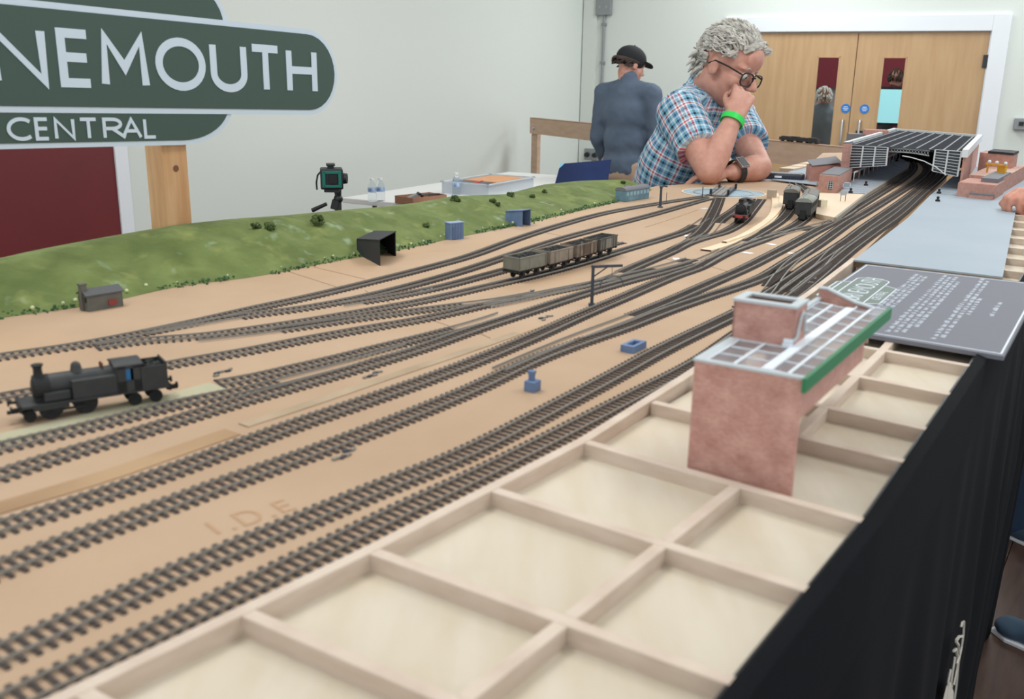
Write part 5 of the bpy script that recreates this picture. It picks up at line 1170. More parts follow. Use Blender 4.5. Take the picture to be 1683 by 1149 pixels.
quadbox(MB(), q, e_, q + uy * .12, ZF + .0035, ztop).build('cross_wing', m_brick2, rb); quadbox(MB(), q.lerp(e_, .25) - uy * .002, e_ + ux * .001 - uy * .002, q.lerp(e_, .25) + uy * .122, ztop, ztop + .007).build('parapet', m_cblack, rb)
# yellow frame
m_yel = mat('chrome_yellow', (222, 168, 48), .6, rgb2=(206, 148, 36), scale=60); ya = D(1622, 283, 2.86); yb_ = D(1651, 288, 2.80); 
yl = thing('yellow_gantry', 'bright yellow model gantry on the brick range roof at the right', 'gantry', (ya.x, ya.y, ZB + hA), 0)
zt_ = D(1636, 271, 2.83).z; zb2 = ZB + hA + .0008
d_ = Vector((yb_.x - ya.x, yb_.y - ya.y, 0)); n_ = uy * .03
for p in (Vector((ya.x, ya.y, 0)), Vector((ya.x, ya.y, 0)) + d_): 
    MB().bar(p + UP * (zb2 if p.y > ya.y - .02 else ZF + .0035), p + UP * zt_, .004, .004).build('post', m_yel, yl)
p = Vector((ya.x, ya.y, 0)); MB().bar(p + UP * zt_ - d_ * .1, p + d_ * 1.05 + UP * zt_, .006, .005).build('beam', m_yel, yl)
q = p + d_ * .72; quadbox(MB(), q - d_ * .18, q + d_ * .28, q - d_ * .18 + n_, ZB + .030, zt_ - .002).build('cabin', m_yel, yl)
for t_ in (.06, .48, .97): MB().ball(p + d_ * t_ + UP * (zt_ + .0065), .0052, 10, 7).build('lamp_globe', m_trw, yl, True)
# left brick ranges
a, b, c = P(1344, 315), P(1375, 318), P(1398, 303)
lbk = thing('left_brick_block', 'brick block with grey flat roof and a barred window left of the platform', 'model building', a, 0)
quadbox(MB(), a, b, a + (c - b), ZB, ZB + .048).build('walls', m_brick2, lbk)
quadbox(MB(), a + (c - b) * .05, b + (c - b) * .05, a + (c - b), ZB + .048, ZB + .0505).build('roof', m_flat, lbk)
wd_ = (b - a).normalized(); wn = Vector((wd_.y, -wd_.x, 0)); wn = wn if wn.x < 0 else -wn; q = a.lerp(b, .64)
wb = MB().box(q + wn * .0006 + UP * .021, (.014, .0016, .022), rz=atan2(wd_.y, wd_.x)).build('window', m_dark, lbk)
for k_ in range(4): MB().box(q + wn * .0016 + UP * (.013 + k_ * .0055), (.014, .0012, .001), rz=atan2(wd_.y, wd_.x)).build('glazing_bar', m_trw, wb)
for k_ in (-1, 0, 1): MB().box(q + wn * .0016 + wd_ * k_ * .0065 + UP * .021, (.001, .0012, .022), rz=atan2(wd_.y, wd_.x)).build('glazing_bar', m_trw, wb)
arc_ = thing('platform_arcade', 'brick arcade wall with white posts and canopy beam along the planked platform', 'model building', P(1395, 302), 0)
a, b = P(1393, 303), P(1476, 262); wallq(MB(), a, b, .02, ZB, ZB + .034, 1).build('arcade_wall', m_brick2, arc_)
sdn = Vector(((b - a).y, -(b - a).x, 0)).normalized(); sdn = sdn if sdn.y < 0 else -sdn
for k_ in range(12): p = a.lerp(b, k_ / 12) + sdn * .016; MB().bar(p + UP * .011, p + UP * .036, .0022, .0022).build('canopy_post', m_trw, arc_)
MB().bar(a + sdn * .016 + UP * .037, b + sdn * .016 + UP * .037, .004, .004).build('canopy_beam', m_trw, arc_)
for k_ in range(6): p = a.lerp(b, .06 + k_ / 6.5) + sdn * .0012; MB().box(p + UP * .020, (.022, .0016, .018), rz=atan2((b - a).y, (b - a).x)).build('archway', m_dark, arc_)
tb_ = thing('tall_brick_block', 'tall brick block with a grey slate top beside the left end of the train shed', 'model building', D(1390, 280, 3.02), 0)
p0_, p1_ = D(1383, 262, 3.02), D(1399, 262, 3.06); zt2 = D(1390, 236, 3.04).z; q0, q1 = Vector((p0_.x, p0_.y, 0)), Vector((p1_.x, p1_.y, 0))
quadbox(MB(), q0, q1, q0 + Vector((.06, -.02, 0)), ZB, zt2).build('walls', m_brick2, tb_); quadbox(MB(), q0, q1, q0 + Vector((.06, -.02, 0)), zt2, zt2 + .004).build('roof', m_flat, tb_)
p0_, p1_ = D(1335, 268, 3.0), D(1384, 264, 3.1); q0, q1 = Vector((p0_.x, p0_.y, 0)), Vector((p1_.x, p1_.y, 0)); zl = D(1384, 270, 3.05).z
sr = thing('slate_roofed_range', 'low model range with a sloping grey slate roof behind the brick block', 'model building', q0, 0)
quadbox(MB(), q0, q1, q0 + Vector((.09, -.01, 0)), ZB, zl - .004).build('walls', m_brick2, sr); MB().slab([q0 + UP * (zl - .003) - Vector((.004, 0, 0)), q1 + UP * zl - Vector((.004, 0, 0)), q1 + Vector((.095, -.01, 0)) + UP * (zl + .012), q0 + Vector((.095, -.01, 0)) + UP * (zl + .006)], .002, (0, 0, 1)).build('roof', m_flat, sr)
p0_ = D(1395, 232, 3.7); q0 = Vector((p0_.x, p0_.y, 0)); zc = D(1395, 220, 3.7).z; dq = Vector((-.12, -.5, 0)).normalized()
st = thing('far_brick_tower', 'grey topped brick block standing behind the train shed at its left end', 'model building', q0, 0)
quadbox(MB(), q0, q0 + dq * .055, q0 + Vector((.06, -.01, 0)), ZB, zc).build('slate_block', m_flat, st); q1 = q0 + dq * .057; quadbox(MB(), q1, q1 + dq * .08, q1 + Vector((.06, -.01, 0)), ZB, D(1425, 213.5, 3.68).z).build('brick_block', m_brick2, st)
# platform furniture
b0 = P(1385, 331, ZP); gs = thing('platform_sign_frame', 'grey two legged sign frame standing on the plywood ramp', 'sign', b0, 0)
for s in (-1, 1): MB().cyl((0, s * .006, 0), (0, s * .006, .026), .0008, n=8).build('leg', m_iron, gs, local=True)
MB().box((0, 0, .021), (.0015, .016, .011)).build('sign_board', mat('pale_grey_sign', (168, 172, 176), .6), gs, local=True)
b0 = P(1391, 309, ZP); fs_ = thing('pale_panel_frame', 'pale grey square panel frame at the corner of the planked platform', 'frame', b0, 0); mb = MB()
for s in (-1, 1): mb.box((0, s * .010, .008), (.002, .002, .016)); mb.box((0, 0, .008 + s * .007), (.002, .022, .002))
mb.build('frame_bars', m_trw, fs_, local=True); MB().box((.0004, 0, .008), (.0006, .018, .012)).build('panel', m_plat, fs_, local=True)
for i, (x, y, lb_) in enumerate(((1398, 317, 'near dark figure lump on the planked platform end'), (1423, 305, 'middle dark figure lump on the planked platform'), (1474, 265, 'far dark figure lump on the planked platform by the shed'), (1541, 331, 'nearer of two dark lumps on the right platform'), (1543, 318, 'farther of two dark lumps on the right platform'))):
    q = P(x, y, ZP if i < 3 else ZF + .0035); t = thing('dark_weight', lb_, 'weight', q, 0, 'dark weights on the platforms')
    MB().lathe([(.006, 0), (.006, .004), (.003, .006), (.002, .008)], n=12).build('base', m_dark, t, True, local=True); MB().ball((0, 0, .010), (.0038, .0038, .0034), 10, 7).build('knob', m_dark, t, True, local=True)
tag(MB().slab([Vector((2.97, -1.66, ZF + .004)), Vector((2.94, -1.715, ZF + .004)), Vector((3.38, -1.985, ZF + .004)), Vector((3.4, -1.93, ZF + .004))], .012, (0, 0, 1)).build('white_card', m_white), 'white card strip on the forecourt beyond the brick range', 'card')
# ------------------------------------------------------------------ people
m_skin = mat('skin', (206, 150, 128), .55, rgb2=(194, 134, 114), scale=30); m_skin2 = mat('skin_ruddy', (204, 154, 136), .55, rgb2=(190, 136, 118), scale=30)
m_eye = mat('eye_white', (232, 228, 222), .2); m_iris = mat('iris', (74, 82, 88), .2); m_lip = mat('lip', (176, 106, 96), .5)
m_ghair = mat('silver_hair', (216, 214, 205), .65, rgb2=(158, 156, 149), scale=34, stretch=(1, 1, 1), detail=6, bump=.4, bscale=60); m_dhair = mat('dark_brown_hair', (62, 50, 44), .7)
def basis(f, up=UP):
    f = Vector(f).normalized(); u = (Vector(up) - f * Vector(up).dot(f)).normalized(); l = u.cross(f); return Matrix((f, l, u)).transposed()
def head_parts(mb, c, R, s=1.0):
    q = lambda x, y, z: c + R @ (Vector((x, y, z)) * s)
    B = lambda x, y, z, r: mb.ball(q(x, y, z), tuple(v * s for v in r), 20, 12, R)
    B(-.014, 0, .036, (.099, .076, .088)); B(.026, 0, -.035, (.062, .060, .086)); B(.058, 0, -.100, (.028, .032, .022)); B(.0, 0, -.062, (.062, .058, .048))
    for y in (-1, 1): B(.052, y * .034, -.030, (.030, .028, .028)); B(.070, y * .030, .020, (.020, .028, .010)); B(-.012, y * .078, -.006, (.020, .009, .032)); B(-.004, y * .080, -.020, (.012, .008, .014)); B(.103, y * .010, -.037, (.010, .0085, .008)); B(.072, y * .032, -.004, (.012, .019, .013))
    mb.capsule(q(.086, 0, .012), q(.114, 0, -.030), .0085 * s, .0125 * s)
    B(.090, 0, -.063, (.010, .023, .0065)); B(.088, 0, -.074, (.010, .020, .0075)); B(.080, 0, .050, (.020, .05, .04))
def hand(mb, W, d, n, side, curls, thumb=(.5, .6, .4), s=1.0):
    """palm, four jointed fingers of unequal length and a thumb from the side of the palm; n is the palm's facing"""
    d = Vector(d).normalized(); n = Vector(n); n = (n - d * n.dot(d)).normalized(); a = d.cross(n) * side
    for i, o in enumerate((-.028, -.0095, .0095, .027)): mb.capsule(W + a * o * .55 * s, W + d * (.084 - .004 * abs(i - 1)) * s + a * o * s, .0155 * s, .0115 * s, 10)
    for i, (o, L, c) in enumerate(zip((.030, .0105, -.0105, -.030), (.070, .078, .073, .058), curls)):
        p = W + d * (.084 - .003 * abs(i - 1)) * s + a * o * s; ang = 0; r = .0086 * s
        for k, (fr_, cu) in enumerate(zip((.46, .30, .24), c)):
            ang += cu; dd = (d * cos(ang) + n * sin(ang)); p2 = p + dd * L * fr_ * s; mb.capsule(p, p2, r, r * .92, 10); p = p2; r *= .92
    p = W + d * .024 * s + a * .026 * s; dd = (d * thumb[0] + a * thumb[1] + n * thumb[2]).normalized(); p2 = p + dd * .040 * s; mb.capsule(p, p2, .0135 * s, .0105 * s, 10)
    dd2 = (dd + d * .5 + n * .5 - a * .35).normalized(); p3 = p2 + dd2 * .030 * s; mb.capsule(p2, p3, .0105 * s, .0095 * s, 10); mb.capsule(p3, p3 + (dd2 - a * .2).normalized() * .022 * s, .0095 * s, .0085 * s, 10)
def torso(mb, J, g=0.0, hips=True):
    f, r = J['f'], J['r']; pv, ch, nk = J['pelvis'], J['chest'], J['neck']; sp = (nk - pv).normalized(); R = Matrix((f, -r, sp)).transposed()
    b = J.get('belly', 0)
    if hips: mb.ball(pv, (.118 + g, .165 + g, .13), 22, 12, R)
    mb.ball(pv.lerp(ch, .5) + f * b, (.118 + b + g, .155 + g, .19), 22, 12, R); mb.ball(ch, (.122 + g, .172 + g, .20), 22, 12, R); mb.ball(ch.lerp(nk, .55), (.098 + g, .150 + g, .12), 22, 12, R)
    for s in ('R', 'L'): mb.capsule(nk - sp * .045, J['sh' + s], .058 + g, .060 + g, 16)
def legs(mb, J, g=0.0):
    for s in ('R', 'L'):
        h, k, a = J['hip' + s], J['kn' + s], J['an' + s]; mb.capsule(h, k, .088 + g, .060 + g, 18); mb.capsule(k, k.lerp(a, .35), .057 + g, .060 + g, 16); mb.capsule(k.lerp(a, .3), a, .060 + g, .040 + g * 1.5, 16)
def arm(mb, J, s, g=0.0, t0=0.0, t1=1.0):
    sh, el, wr = J['sh' + s], J['el' + s], J['wr' + s]; mb.capsule(sh, el, .053 + g, .040 + g, 16); mb.capsule(el, el.lerp(wr, .3), .040 + g, .043 + g, 16); mb.capsule(el.lerp(wr, .3), wr, .043 + g, .0265 + g, 16)
def shoes(J, m, root, toes):
    for s in ('R', 'L'):
        a = J['an' + s]; t = Vector(toes[s]).normalized(); o = Vector((a.x, a.y, 0)); mb = MB(); R = basis(t)
        mb.capsule(o - t * .045 + UP * .045, o + t * .02 + UP * .045, .042, .042); mb.capsule(o - t * .03 + UP * .04, o + t * .16 + UP * .034, .042, .032); mb.ball(o + t * .15 + UP * .032, (.055, .046, .030), 16, 10, R); mb.capsule(o + UP * .05, a + UP * .04, .044, .046)
        sh = fused('shoe', mb, .009, m, root, 4)
        MB().slab([o + R @ Vector((x, y, .012)) for x, y in ((-.09, -.032), (.05, -.042), (.15, -.046), (.205, -.02), (.205, .02), (.15, .046), (.05, .042), (-.09, .032))], -.012, (0, 0, 1)).build('sole', m_white if m is not m_dark else m_dark, sh, bevel=.003)
def set_plaid(o, J, centre, ax=None, r0=None):
    """woven check coordinates: along the limb or spine, and round it"""
    me = o.data; at = me.attributes.new('weave', 'FLOAT_VECTOR', 'POINT'); M_ = wmat(o.parent)
    ax = ax or (J['neck'] - J['pelvis']).normalized(); f = (J['f'] - ax * J['f'].dot(ax)).normalized(); r = f.cross(ax); rr_ = r0 or .15
    for i, v in enumerate(me.vertices):
        p = M_ @ v.co - centre; at.data[i].vector = (p.dot(ax), atan2(p.dot(f), p.dot(r)) * rr_, 0)
def plaid_mat():
    m = bpy.data.materials.new('blue_red_check'); m.use_nodes = True; nt = m.node_tree; b = nt.nodes['Principled BSDF']; b.inputs['Roughness'].default_value = .85
    at = nt.nodes.new('ShaderNodeAttribute'); at.attribute_name = 'weave'; sp = nt.nodes.new('ShaderNodeSeparateXYZ'); nt.links.new(at.outputs['Vector'], sp.inputs[0]); outs = []
    for k, per in ((0, .064), (1, .060)):
        mu = nt.nodes.new('ShaderNodeMath'); mu.operation = 'MULTIPLY'; mu.inputs[1].default_value = 1 / per; fr_ = nt.nodes.new('ShaderNodeMath'); fr_.operation = 'FRACT'
        cr = nt.nodes.new('ShaderNodeValToRGB'); cr.color_ramp.interpolation = 'CONSTANT'; el = cr.color_ramp.elements
        cols = [(0, (120, 178, 204)), (.15, (22, 28, 56)), (.27, (120, 178, 204)), (.38, (226, 236, 238)), (.45, (206, 70, 76)), (.54, (226, 236, 238)), (.62, (96, 150, 186)), (.74, (38, 46, 80)), (.80, (96, 150, 186)), (.9, (206, 222, 228))]
        el[0].position, el[0].color = cols[0][0], srgb(*cols[0][1]); el[1].position, el[1].color = cols[1][0], srgb(*cols[1][1])
        for p_, c_ in cols[2:]: e = el.new(p_); e.color = srgb(*c_)
        nt.links.new(sp.outputs[k], mu.inputs[0]); nt.links.new(mu.outputs[0], fr_.inputs[0]); nt.links.new(fr_.outputs[0], cr.inputs[0]); outs.append(cr.outputs[0])
    mx = nt.nodes.new('ShaderNodeMix'); mx.data_type = 'RGBA'; mx.inputs[0].default_value = .5; nt.links.new(outs[0], mx.inputs[6]); nt.links.new(outs[1], mx.inputs[7]); nt.links.new(mx.outputs[2], b.inputs['Base Color'])
    return m
def eyes(c, R, root, s=1.0):
    for y in (-1, 1):
        q = c + R @ (Vector((.0775, y * .031, -.001)) * s); e = MB().ball(q, .0125 * s, 14, 10).build('eye', m_eye, root, True); MB().ball(q + R @ Vector((.0072, -y * .001, -.003)) * s, .0062 * s, 10, 8).build('iris', m_iris, e, True)
def crumple(amp, sc):
    return lambda p, n: p + n * amp * (noise.noise(p * sc) + .5 * noise.noise(p * sc * 2.3 + Vector((3, 1, 2))))

# the man leaning on the layout
f = Vector((-.42, -.90, 0)).normalized(); r = Vector((f.y, -f.x, 0))
J = dict(f=f, r=r); J['neck'] = D(1158, 150, 3.30); J['shR'] = D(1119, 190, 3.12); J['shL'] = D(1207, 196, 3.46); J['pelvis'] = Vector((3.46, -.42, .99)); J['chest'] = J['pelvis'].lerp(J['neck'], .60) + f * .03; J['belly'] = .03
J['elR'] = P(1164, 303) + UP * .041; J['wrR'] = D(1206, 193, 3.02); J['elL'] = P(1246, 297) + UP * .041; J['wrL'] = P(1203, 300) + UP * .031
for s, o in (('R', 1), ('L', -1)):
    J['hip' + s] = J['pelvis'] + r * o * .09 + UP * -.03; J['kn' + s] = J['hip' + s] + f * .06 + r * o * .03 + UP * -.44; J['an' + s] = Vector((J['kn' + s].x - f.x * .06, J['kn' + s].y - f.y * .06, .075))
man = thing('person', 'grey haired man in glasses and checked shirt leaning on the layout, fist to mouth', 'person', (J['pelvis'].x, J['pelvis'].y, 0), 0)
HC = D(1197, 111, 3.20); HF = Vector((-.60, -.70, -.33)); HR = basis(HF, (.02, -.10, 1)); HS = .97
mb = MB(); head_parts(mb, HC, HR, HS); mb.capsule(HC + HR @ Vector((-.03, 0, -.05)), J['neck'] + UP * -.01, .058, .066, 18)
torso(mb, J); legs(mb, J); arm(mb, J, 'R'); arm(mb, J, 'L')
hd = (D(1221, 158, 3.05) - J['wrR']).normalized(); mouth = HC + HR @ (Vector((.10, 0, -.06)) * HS)
pn = (mouth - D(1218, 170, 3.03)); pn = Vector((.55, -.10, .18))
hand(mb, J['wrR'], hd, pn, 1, ((.75, 1.35, .7), (.85, 1.4, .7), (.95, 1.45, .7), (1.05, 1.5, .7)), (.75, .35, .65), 1.02)
hand(mb, J['wrL'], Vector((.12, 1, -.10)), Vector((0, 0, -1)), 1, ((.25, .35, .2),) * 4, (.5, .6, .2), 1.0)
fused('body', mb, .005, m_skin2, man, 3)
eyes(HC, HR, man, HS)
plaid = plaid_mat()
mb = MB(); torso(mb, J, .016); sp_ = (J['neck'] - J['pelvis']).normalized(); mb.ball(J['pelvis'] + UP * .02, (.138, .185, .12), 22, 12, Matrix((f, -r, sp_)).transposed())
mb.capsule(J['neck'] - sp_ * .04, J['neck'] + (HC - J['neck']) * .16, .080, .072, 18)
so = fused('shirt', mb, .010, plaid, man, 4, crumple(.010, 9)); set_plaid(so, J, J['chest'])
for s in ('R', 'L'):
    a, b = J['sh' + s], J['sh' + s]  .lerp(J['el' + s], .54); mb = MB(); mb.capsule(a, b, .078, .070, 20); mb.capsule(J['neck'] - sp_ * .05, a, .074, .079, 16)
    ax = (J['el' + s] - a).normalized(); cut = b + ax * .02
    def post(p, n, ax=ax, cut=cut):
        t = (p - cut).dot(ax); p = p - ax * t if t > 0 else p; return crumple(.007, 12)(p, n)
    so = fused('sleeve', mb, .009, plaid, man, 5, post); set_plaid(so, J, a, ax, .07)
# collar
mb = MB(); nb_ = J['neck'] + (HC - J['neck']) * .12
for q in range(0, 12):
    t0, t1 = radians(-150 + q * 25), radians(-150 + q * 25 + 27); pa = nb_ + (f * cos(t0) + r * sin(t0)) * .080; pb_ = nb_ + (f * cos(t1) + r * sin(t1)) * .080
    oa, ob = (f * cos(t0) + r * sin(t0)) * .022, (f * cos(t1) + r * sin(t1)) * .022
    mb.slab([pa + oa + UP * (-.026), pb_ + ob + UP * (-.026), pb_ + UP * .016, pa + UP * .016], .004)
co_ = mb.build('collar', plaid, man, True); set_plaid(co_, J, nb_, None, .08)
mb = MB(); legs(mb, J, .014); mb.ball(J['pelvis'] + UP * -.06, (.13, .18, .12), 20, 12, Matrix((f, -r, UP)).transposed()); fused('trousers', mb, .018, mat('dark_trousers', (60, 62, 70), .85), man, 4, crumple(.008, 9)); shoes(J, m_dark, man, dict(R=f, L=f))
# hair: wavy silver locks swept back, a quiff over the forehead
random.seed(4); mb = MB(); q = lambda v: HC + HR @ (Vector(v) * HS)
def scalp(th, ph, k=1.0):       # th: from crown, ph: 0 forehead .. pi nape
    return Vector((-.014 + .101 * k * sin(th) * cos(ph), .078 * k * sin(th) * sin(ph), .036 + .090 * k * cos(th)))
for i in range(800):
    ph = random.uniform(-pi, pi); a_ = abs(ph); lim = .95 if a_ < .6 else (1.12 if a_ < .9 else (1.46 if a_ < 1.55 else 2.0)); th = lim * random.random() ** .6
    if 1.55 <= a_ < 1.85 and th > 1.4: th = 1.36
    p0 = scalp(th, ph, .99); out = (p0 - Vector((-.014, 0, .036))).normalized(); back = Vector((-1, 0, -.25)) if a_ > .5 or th > .7 else Vector((-.8, random.uniform(-.4, .4), .2)); w0 = random.uniform(0, 6); L_ = random.uniform(.035, .062); sdw = out.cross(back).normalized(); pts = []
    for k in range(6):
        t = k / 5; pts.append(q(p0 + out * (.001 + .013 * sin(min(1, t * 1.25) * pi * .75)) + (back - out * back.dot(out)).normalized() * L_ * t + sdw * .006 * sin(w0 + t * 7)))
    mb.tube(pts, [.0050 * (1 - .6 * k / 5) for k in range(6)], 5)
for i in range(90):            # quiff over the forehead
    y = random.uniform(-.055, .055); p0 = Vector((.060 + random.uniform(-.012, .004), y, .090 + random.uniform(-.008, .008) - abs(y) * .35)); pts = []; w0 = random.uniform(0, 6)
    for k in range(6): t = k / 5; pts.append(q(p0 + Vector((.022 * sin(t * 2.6), .030 * t + .008 * sin(t * 5 + w0), .014 * t + .010 * sin(t * 3)))))
    mb.tube(pts, [.0065 * (1 - .6 * k / 5) for k in range(6)], 5)
for i in range(110):           # nape and behind the ears
    s = random.choice((-1, 1)); p0 = Vector((-.080 + random.uniform(-.02, .03), s * random.uniform(.0, .060), random.uniform(-.045, .03))); w0 = random.uniform(0, 6); mb.tube([q(p0), q(p0 + Vector((-.012, s * .006, -.012))), q(p0 + Vector((-.018, s * (.008 + .004 * sin(w0)), -.028)))], [.0075, .0065, .002], 5)
mb.build('hair', m_ghair, man, True)
# glasses
se = lambda v: math.copysign(abs(v) ** .65, v)
m_frame = mat('dark_tortoise_frame', (36, 30, 32), .3); gl = []
mb = MB()
for y in (-1, 1):
    ring = [q((.101 + .004 * cos(a) - abs(y * .035 + .028 * cos(a)) * .10, y * .036 + .0285 * se(cos(a)), -.008 + .0215 * se(sin(a)) * (1.0 if sin(a) < 0 else .92))) for a in [2 * pi * k / 24 for k in range(25)]]
    mb.tube(ring, .0026, 6); mb.tube([q((.094, y * .064, .002)), q((.04, y * .079, .010)), q((-.01, y * .084, .012)), q((-.03, y * .083, -.004))], .0026, 6)
mb.tube([q((.100, -.010, -.002)), q((.106, 0, .003)), q((.100, .010, -.002))], .0024, 6); gs_ = mb.build('glasses', m_frame, man, True)
for y in (-1, 1): MB().slab([q((.099 + .004 * cos(a) - abs(y * .035 + .028 * cos(a)) * .10, y * .036 + .0275 * se(cos(a)), -.008 + .0205 * se(sin(a)))) for a in [2 * pi * k / 20 for k in range(20)]], .001).build('lens', m_glass, gs_)
# eyebrows, wristband, watch, ring
for y in (-1, 1): MB().tube([q((.090, y * .014, .020)), q((.089, y * .032, .026)), q((.078, y * .050, .018))], [.0018, .0026, .0014], 6).build('eyebrow', m_ghair, man, True)
def band(nm, a, b, rad, w, m, th_=.0022):
    d = (b - a).normalized(); u = d.orthogonal().normalized(); v_ = d.cross(u); n = 28; vs = []; 
    for k in range(n):
        o = u * cos(2 * pi * k / n) + v_ * sin(2 * pi * k / n); vs += [a - d * w / 2 + o * rad, a + d * w / 2 + o * rad, a + d * w / 2 + o * (rad + th_), a - d * w / 2 + o * (rad + th_)]
    fs = []
    for k in range(n):
        i, j = 4 * k, 4 * ((k + 1) % n); fs += [(i, j, j + 1, i + 1), (i + 1, j + 1, j + 2, i + 2), (i + 2, j + 2, j + 3, i + 3), (i + 3, j + 3, j, i)]
    mb = MB(); mb.add(vs, fs); return mb.build(nm, m, man, True)
band('wristband', J['wrR'] + (J['elR'] - J['wrR']).normalized() * .012, J['elR'], .0345, .019, mat('bright_green_band', (40, 214, 84), .5))
wp = J['wrL'].lerp(J['elL'], .12); wb_ = band('watch_strap', wp, J['elL'], .035, .022, mat('black_strap', (34, 34, 38), .5))
dW = (J['elL'] - J['wrL']).normalized(); o = Vector((-.75, .1, .62)); o = (o - dW * o.dot(dW)).normalized(); mb = MB(); mb.T = Matrix.Translation(wp + o * .040) @ Matrix((dW, o.cross(dW), o)).transposed().to_4x4(); mb.box((0, 0, 0), (.034, .040, .009)); wc = mb.build('watch_case', m_steel, man, bevel=.002)
mb = MB(); mb.T = Matrix.Translation(wp + o * .0448) @ Matrix((dW, o.cross(dW), o)).transposed().to_4x4(); mb.box((0, 0, 0), (.028, .034, .001)); mb.build('watch_face', m_black, wc)

# standing figures
def standing(name, label, foot, face, H_, skin, shirt, trousers, shoe, hair=None, head_dir=None, arms=None, coarse=.012, sleeve=1.0, lean=0.0, build=1.0, stance=None, toes=None, fine=.8, cover=0.0):
    f = Vector(face).normalized(); r = Vector((f.y, -f.x, 0)); k = H_ / 1.78; o = Vector((foot[0], foot[1], 0)); J = dict(f=f, r=r)
    J['pelvis'] = o + UP * .96 * k; J['neck'] = o + UP * 1.50 * k + f * lean; J['chest'] = J['pelvis'].lerp(J['neck'], .62)
    for s, q in (('R', 1), ('L', -1)):
        J['sh' + s] = J['neck'] + r * q * .185 * k + UP * -.075 * k; J['el' + s] = J['sh' + s] + r * q * .05 + f * .02 + UP * -.30 * k; J['wr' + s] = J['el' + s] + f * .14 + UP * -.21 * k
        J['hip' + s] = J['pelvis'] + r * q * .09 + UP * -.02; J['an' + s] = (Vector((*stance[s], .075)) if stance else o + r * q * .12 + UP * .075); J['kn' + s] = J['hip' + s].lerp(J['an' + s], .5) + f * .03
    J.update(arms or {}); t = thing(name, label, 'person', o, 0); hc = J['neck'] + UP * .108 * k + f * .03; hf = Vector(head_dir or face); R = basis(hf)
    mb = MB(); head_parts(mb, hc, R); mb.capsule(hc + R @ Vector((-.03, 0, -.05)), J['neck'] - UP * .02, .056, .064); torso(mb, J); legs(mb, J); arm(mb, J, 'R'); arm(mb, J, 'L')
    for s, q in (('R', 1), ('L', -1)):
        hd_ = J.get('hd' + s) or (J['wr' + s] - J['el' + s]); hand(mb, J['wr' + s], hd_, J.get('pn' + s) or (r * -q), q, J.get('cu' + s) or ((.5, .6, .4),) * 4, J.get('th' + s) or (.7, .5, .4))
    fused('body', mb, coarse * fine, skin, t, 2 if fine < .6 else 4); eyes(hc, R, t)
    mb = MB(); torso(mb, J, .016 * build); mb.ball(J['pelvis'] + UP * -.02, (.135, .18, .13), 20, 12, Matrix((f, -r, UP)).transposed()); mb.capsule(J['neck'] - UP * .04, J['neck'] + UP * .03, .078, .066)
    for s in ('R', 'L'):
        mb.capsule(J['neck'] - UP * .05, J['sh' + s], .07, .076); mb.capsule(J['sh' + s], J['el' + s], .072, .060)
        if sleeve >= 1: mb.capsule(J['el' + s], J['wr' + s], .059, .040)
    fused('shirt', mb, coarse * 1.2, shirt, t, 5, crumple(.007, 14))
    mb = MB(); legs(mb, J, .016); mb.ball(J['pelvis'] + UP * -.06, (.128, .175, .12), 20, 12, Matrix((f, -r, UP)).transposed()); fused('trousers', mb, coarse * 1.4, trousers, t, 5, crumple(.008, 10)); shoes(J, shoe, t, toes or dict(R=f * 1 + r * .15, L=f - r * .15))
    if hair:
        mb = MB(); q = lambda v: hc + R @ Vector(v); random.seed(8)
        for i in range(150):
            ph = random.uniform(-pi, pi); lim = 1.0 if abs(ph) < .8 else (1.4 if abs(ph) < 1.7 else 2.05); th = max(cover, lim * random.random() ** .6); p0 = scalp(th, ph, 1.02); ou = (p0 - Vector((-.014, 0, .036))).normalized(); mb.tube([q(p0), q(p0 + ou * .006 + Vector((-.02, 0, -.008))), q(p0 + ou * .002 + Vector((-.036, 0, -.022)))], [.009, .008, .004], 6)
        mb.build('hair', hair, t, True)
    return t, J, hc, R
SX = 7.0
t, J, hc, R = standing('person', 'man in a black cap and slate blue shirt standing with his back turned', (SX, -(1018 - 841) / 1580 * SX), (.80, -.60, 0), 1.85, m_skin2, mat('slate_blue_shirt', (88, 102, 120), .85, rgb2=(78, 92, 110), scale=6), mat('tan_trousers', (176, 150, 128), .85), m_dark, m_dhair, (.42, -.88, -.28), cover=1.62)
m_cap = mat('black_cap', (28, 30, 34), .85); mb = MB(); q = lambda v: hc + R @ Vector(v)
mb.ball(q((-.014, 0, .048)), (.114, .092, .086), 24, 14, R)
cap = mb.build('cap', m_cap, t, True)
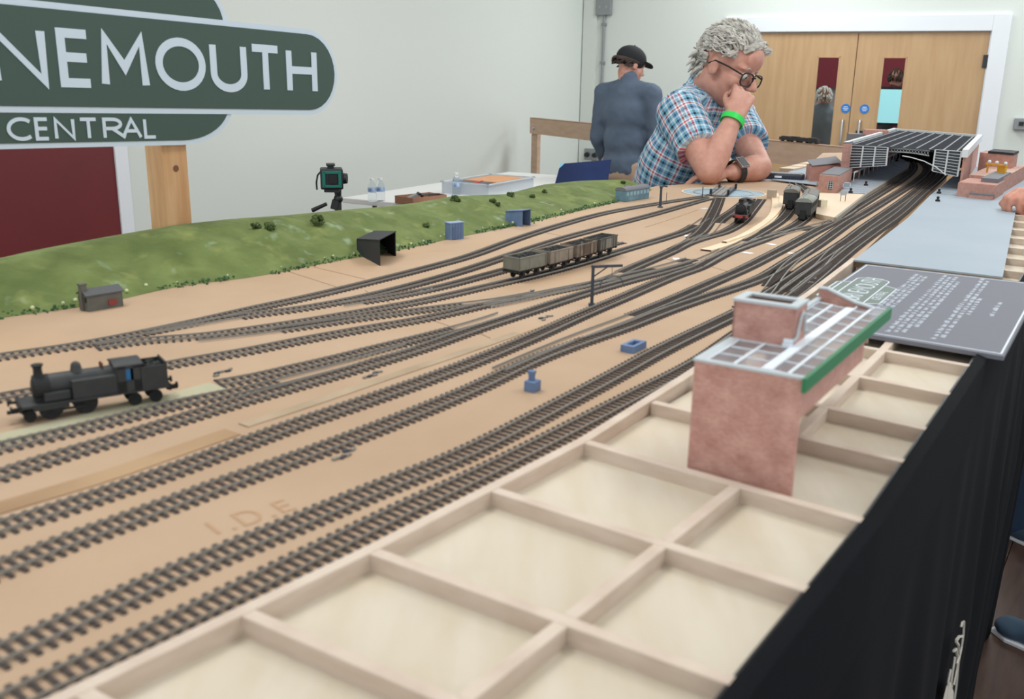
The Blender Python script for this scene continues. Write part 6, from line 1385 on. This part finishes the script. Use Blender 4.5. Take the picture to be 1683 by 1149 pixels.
for v in cap.data.vertices: pass
mb = MB(); pts = []
for a in range(-70, 71, 10): pts.append((.082 + .085 * cos(radians(a)), .075 * sin(radians(a)), .048 - .02 * cos(radians(a))))
mb.slab([q(p) for p in [(.05, -.074, .045)] + pts + [(.05, .074, .045)]], .006, R @ Vector((.1, 0, 1)).normalized()); mb.build('cap_brim', m_cap, cap)
MB().ball(q((-.014, 0, .134)), .007, 8, 6).build('cap_button', m_cap, cap)
# visitors at the right
hv = P(1668, 330, ZF + .03); wr_ = hv + Vector((.03, -.10, .012)); sR = Vector((2.62, -1.78, 1.40))
st_ = dict(R=(3.20, -1.855), L=(2.42, -1.60))
t, J, hc, R = standing('person', 'visitor in blue jeans beside the black skirt, fist resting on the layout', (2.86, -1.98), (-.40, .92, 0), 1.80, m_skin, mat('navy_top', (52, 58, 78), .85), mat('blue_jeans', (54, 78, 108), .85, rgb2=(44, 66, 96), scale=8), mat('grey_blue_suede', (62, 84, 104), .8), m_dhair, (-.7, .7, -.3),
    arms=dict(elL=wr_ + Vector((.10, -.24, -.02)), wrL=wr_, hdL=Vector((-.35, 1, .12)), pnL=Vector((-.1, 0, -1)), cuL=((.55, .95, .6), (.6, 1.0, .6), (.65, 1.05, .6), (.7, 1.1, .6)), thL=(.9, .45, .2)), stance=st_, toes=dict(R=(.8, .35, 0), L=(.8, .6, 0)), coarse=.011, sleeve=1, fine=.45)
# people in the next room, seen through the door panels
def beyond(s, dd): p = DG + WD * dd + RD * s; return (p.x, p.y)
standing('person', 'white haired person in a grey jumper beyond the left door panel', V(1353, 170, DG + WD * 1.1, WD)[:2], (.9, -.3, 0), 1.55, m_skin2, mat('grey_jumper', (120, 130, 140), .9), m_dark, m_dark, mat('white_hair', (206, 204, 198), .8), coarse=.022)
standing('person', 'dark haired person in a maroon top beyond the right door panel', V(1467, 170, DG + WD * 3.15, WD)[:2], (.8, -.6, 0), 1.78, m_skin, mat('maroon_top', (110, 44, 56), .9), m_dark, m_dark, m_dhair, coarse=.022)
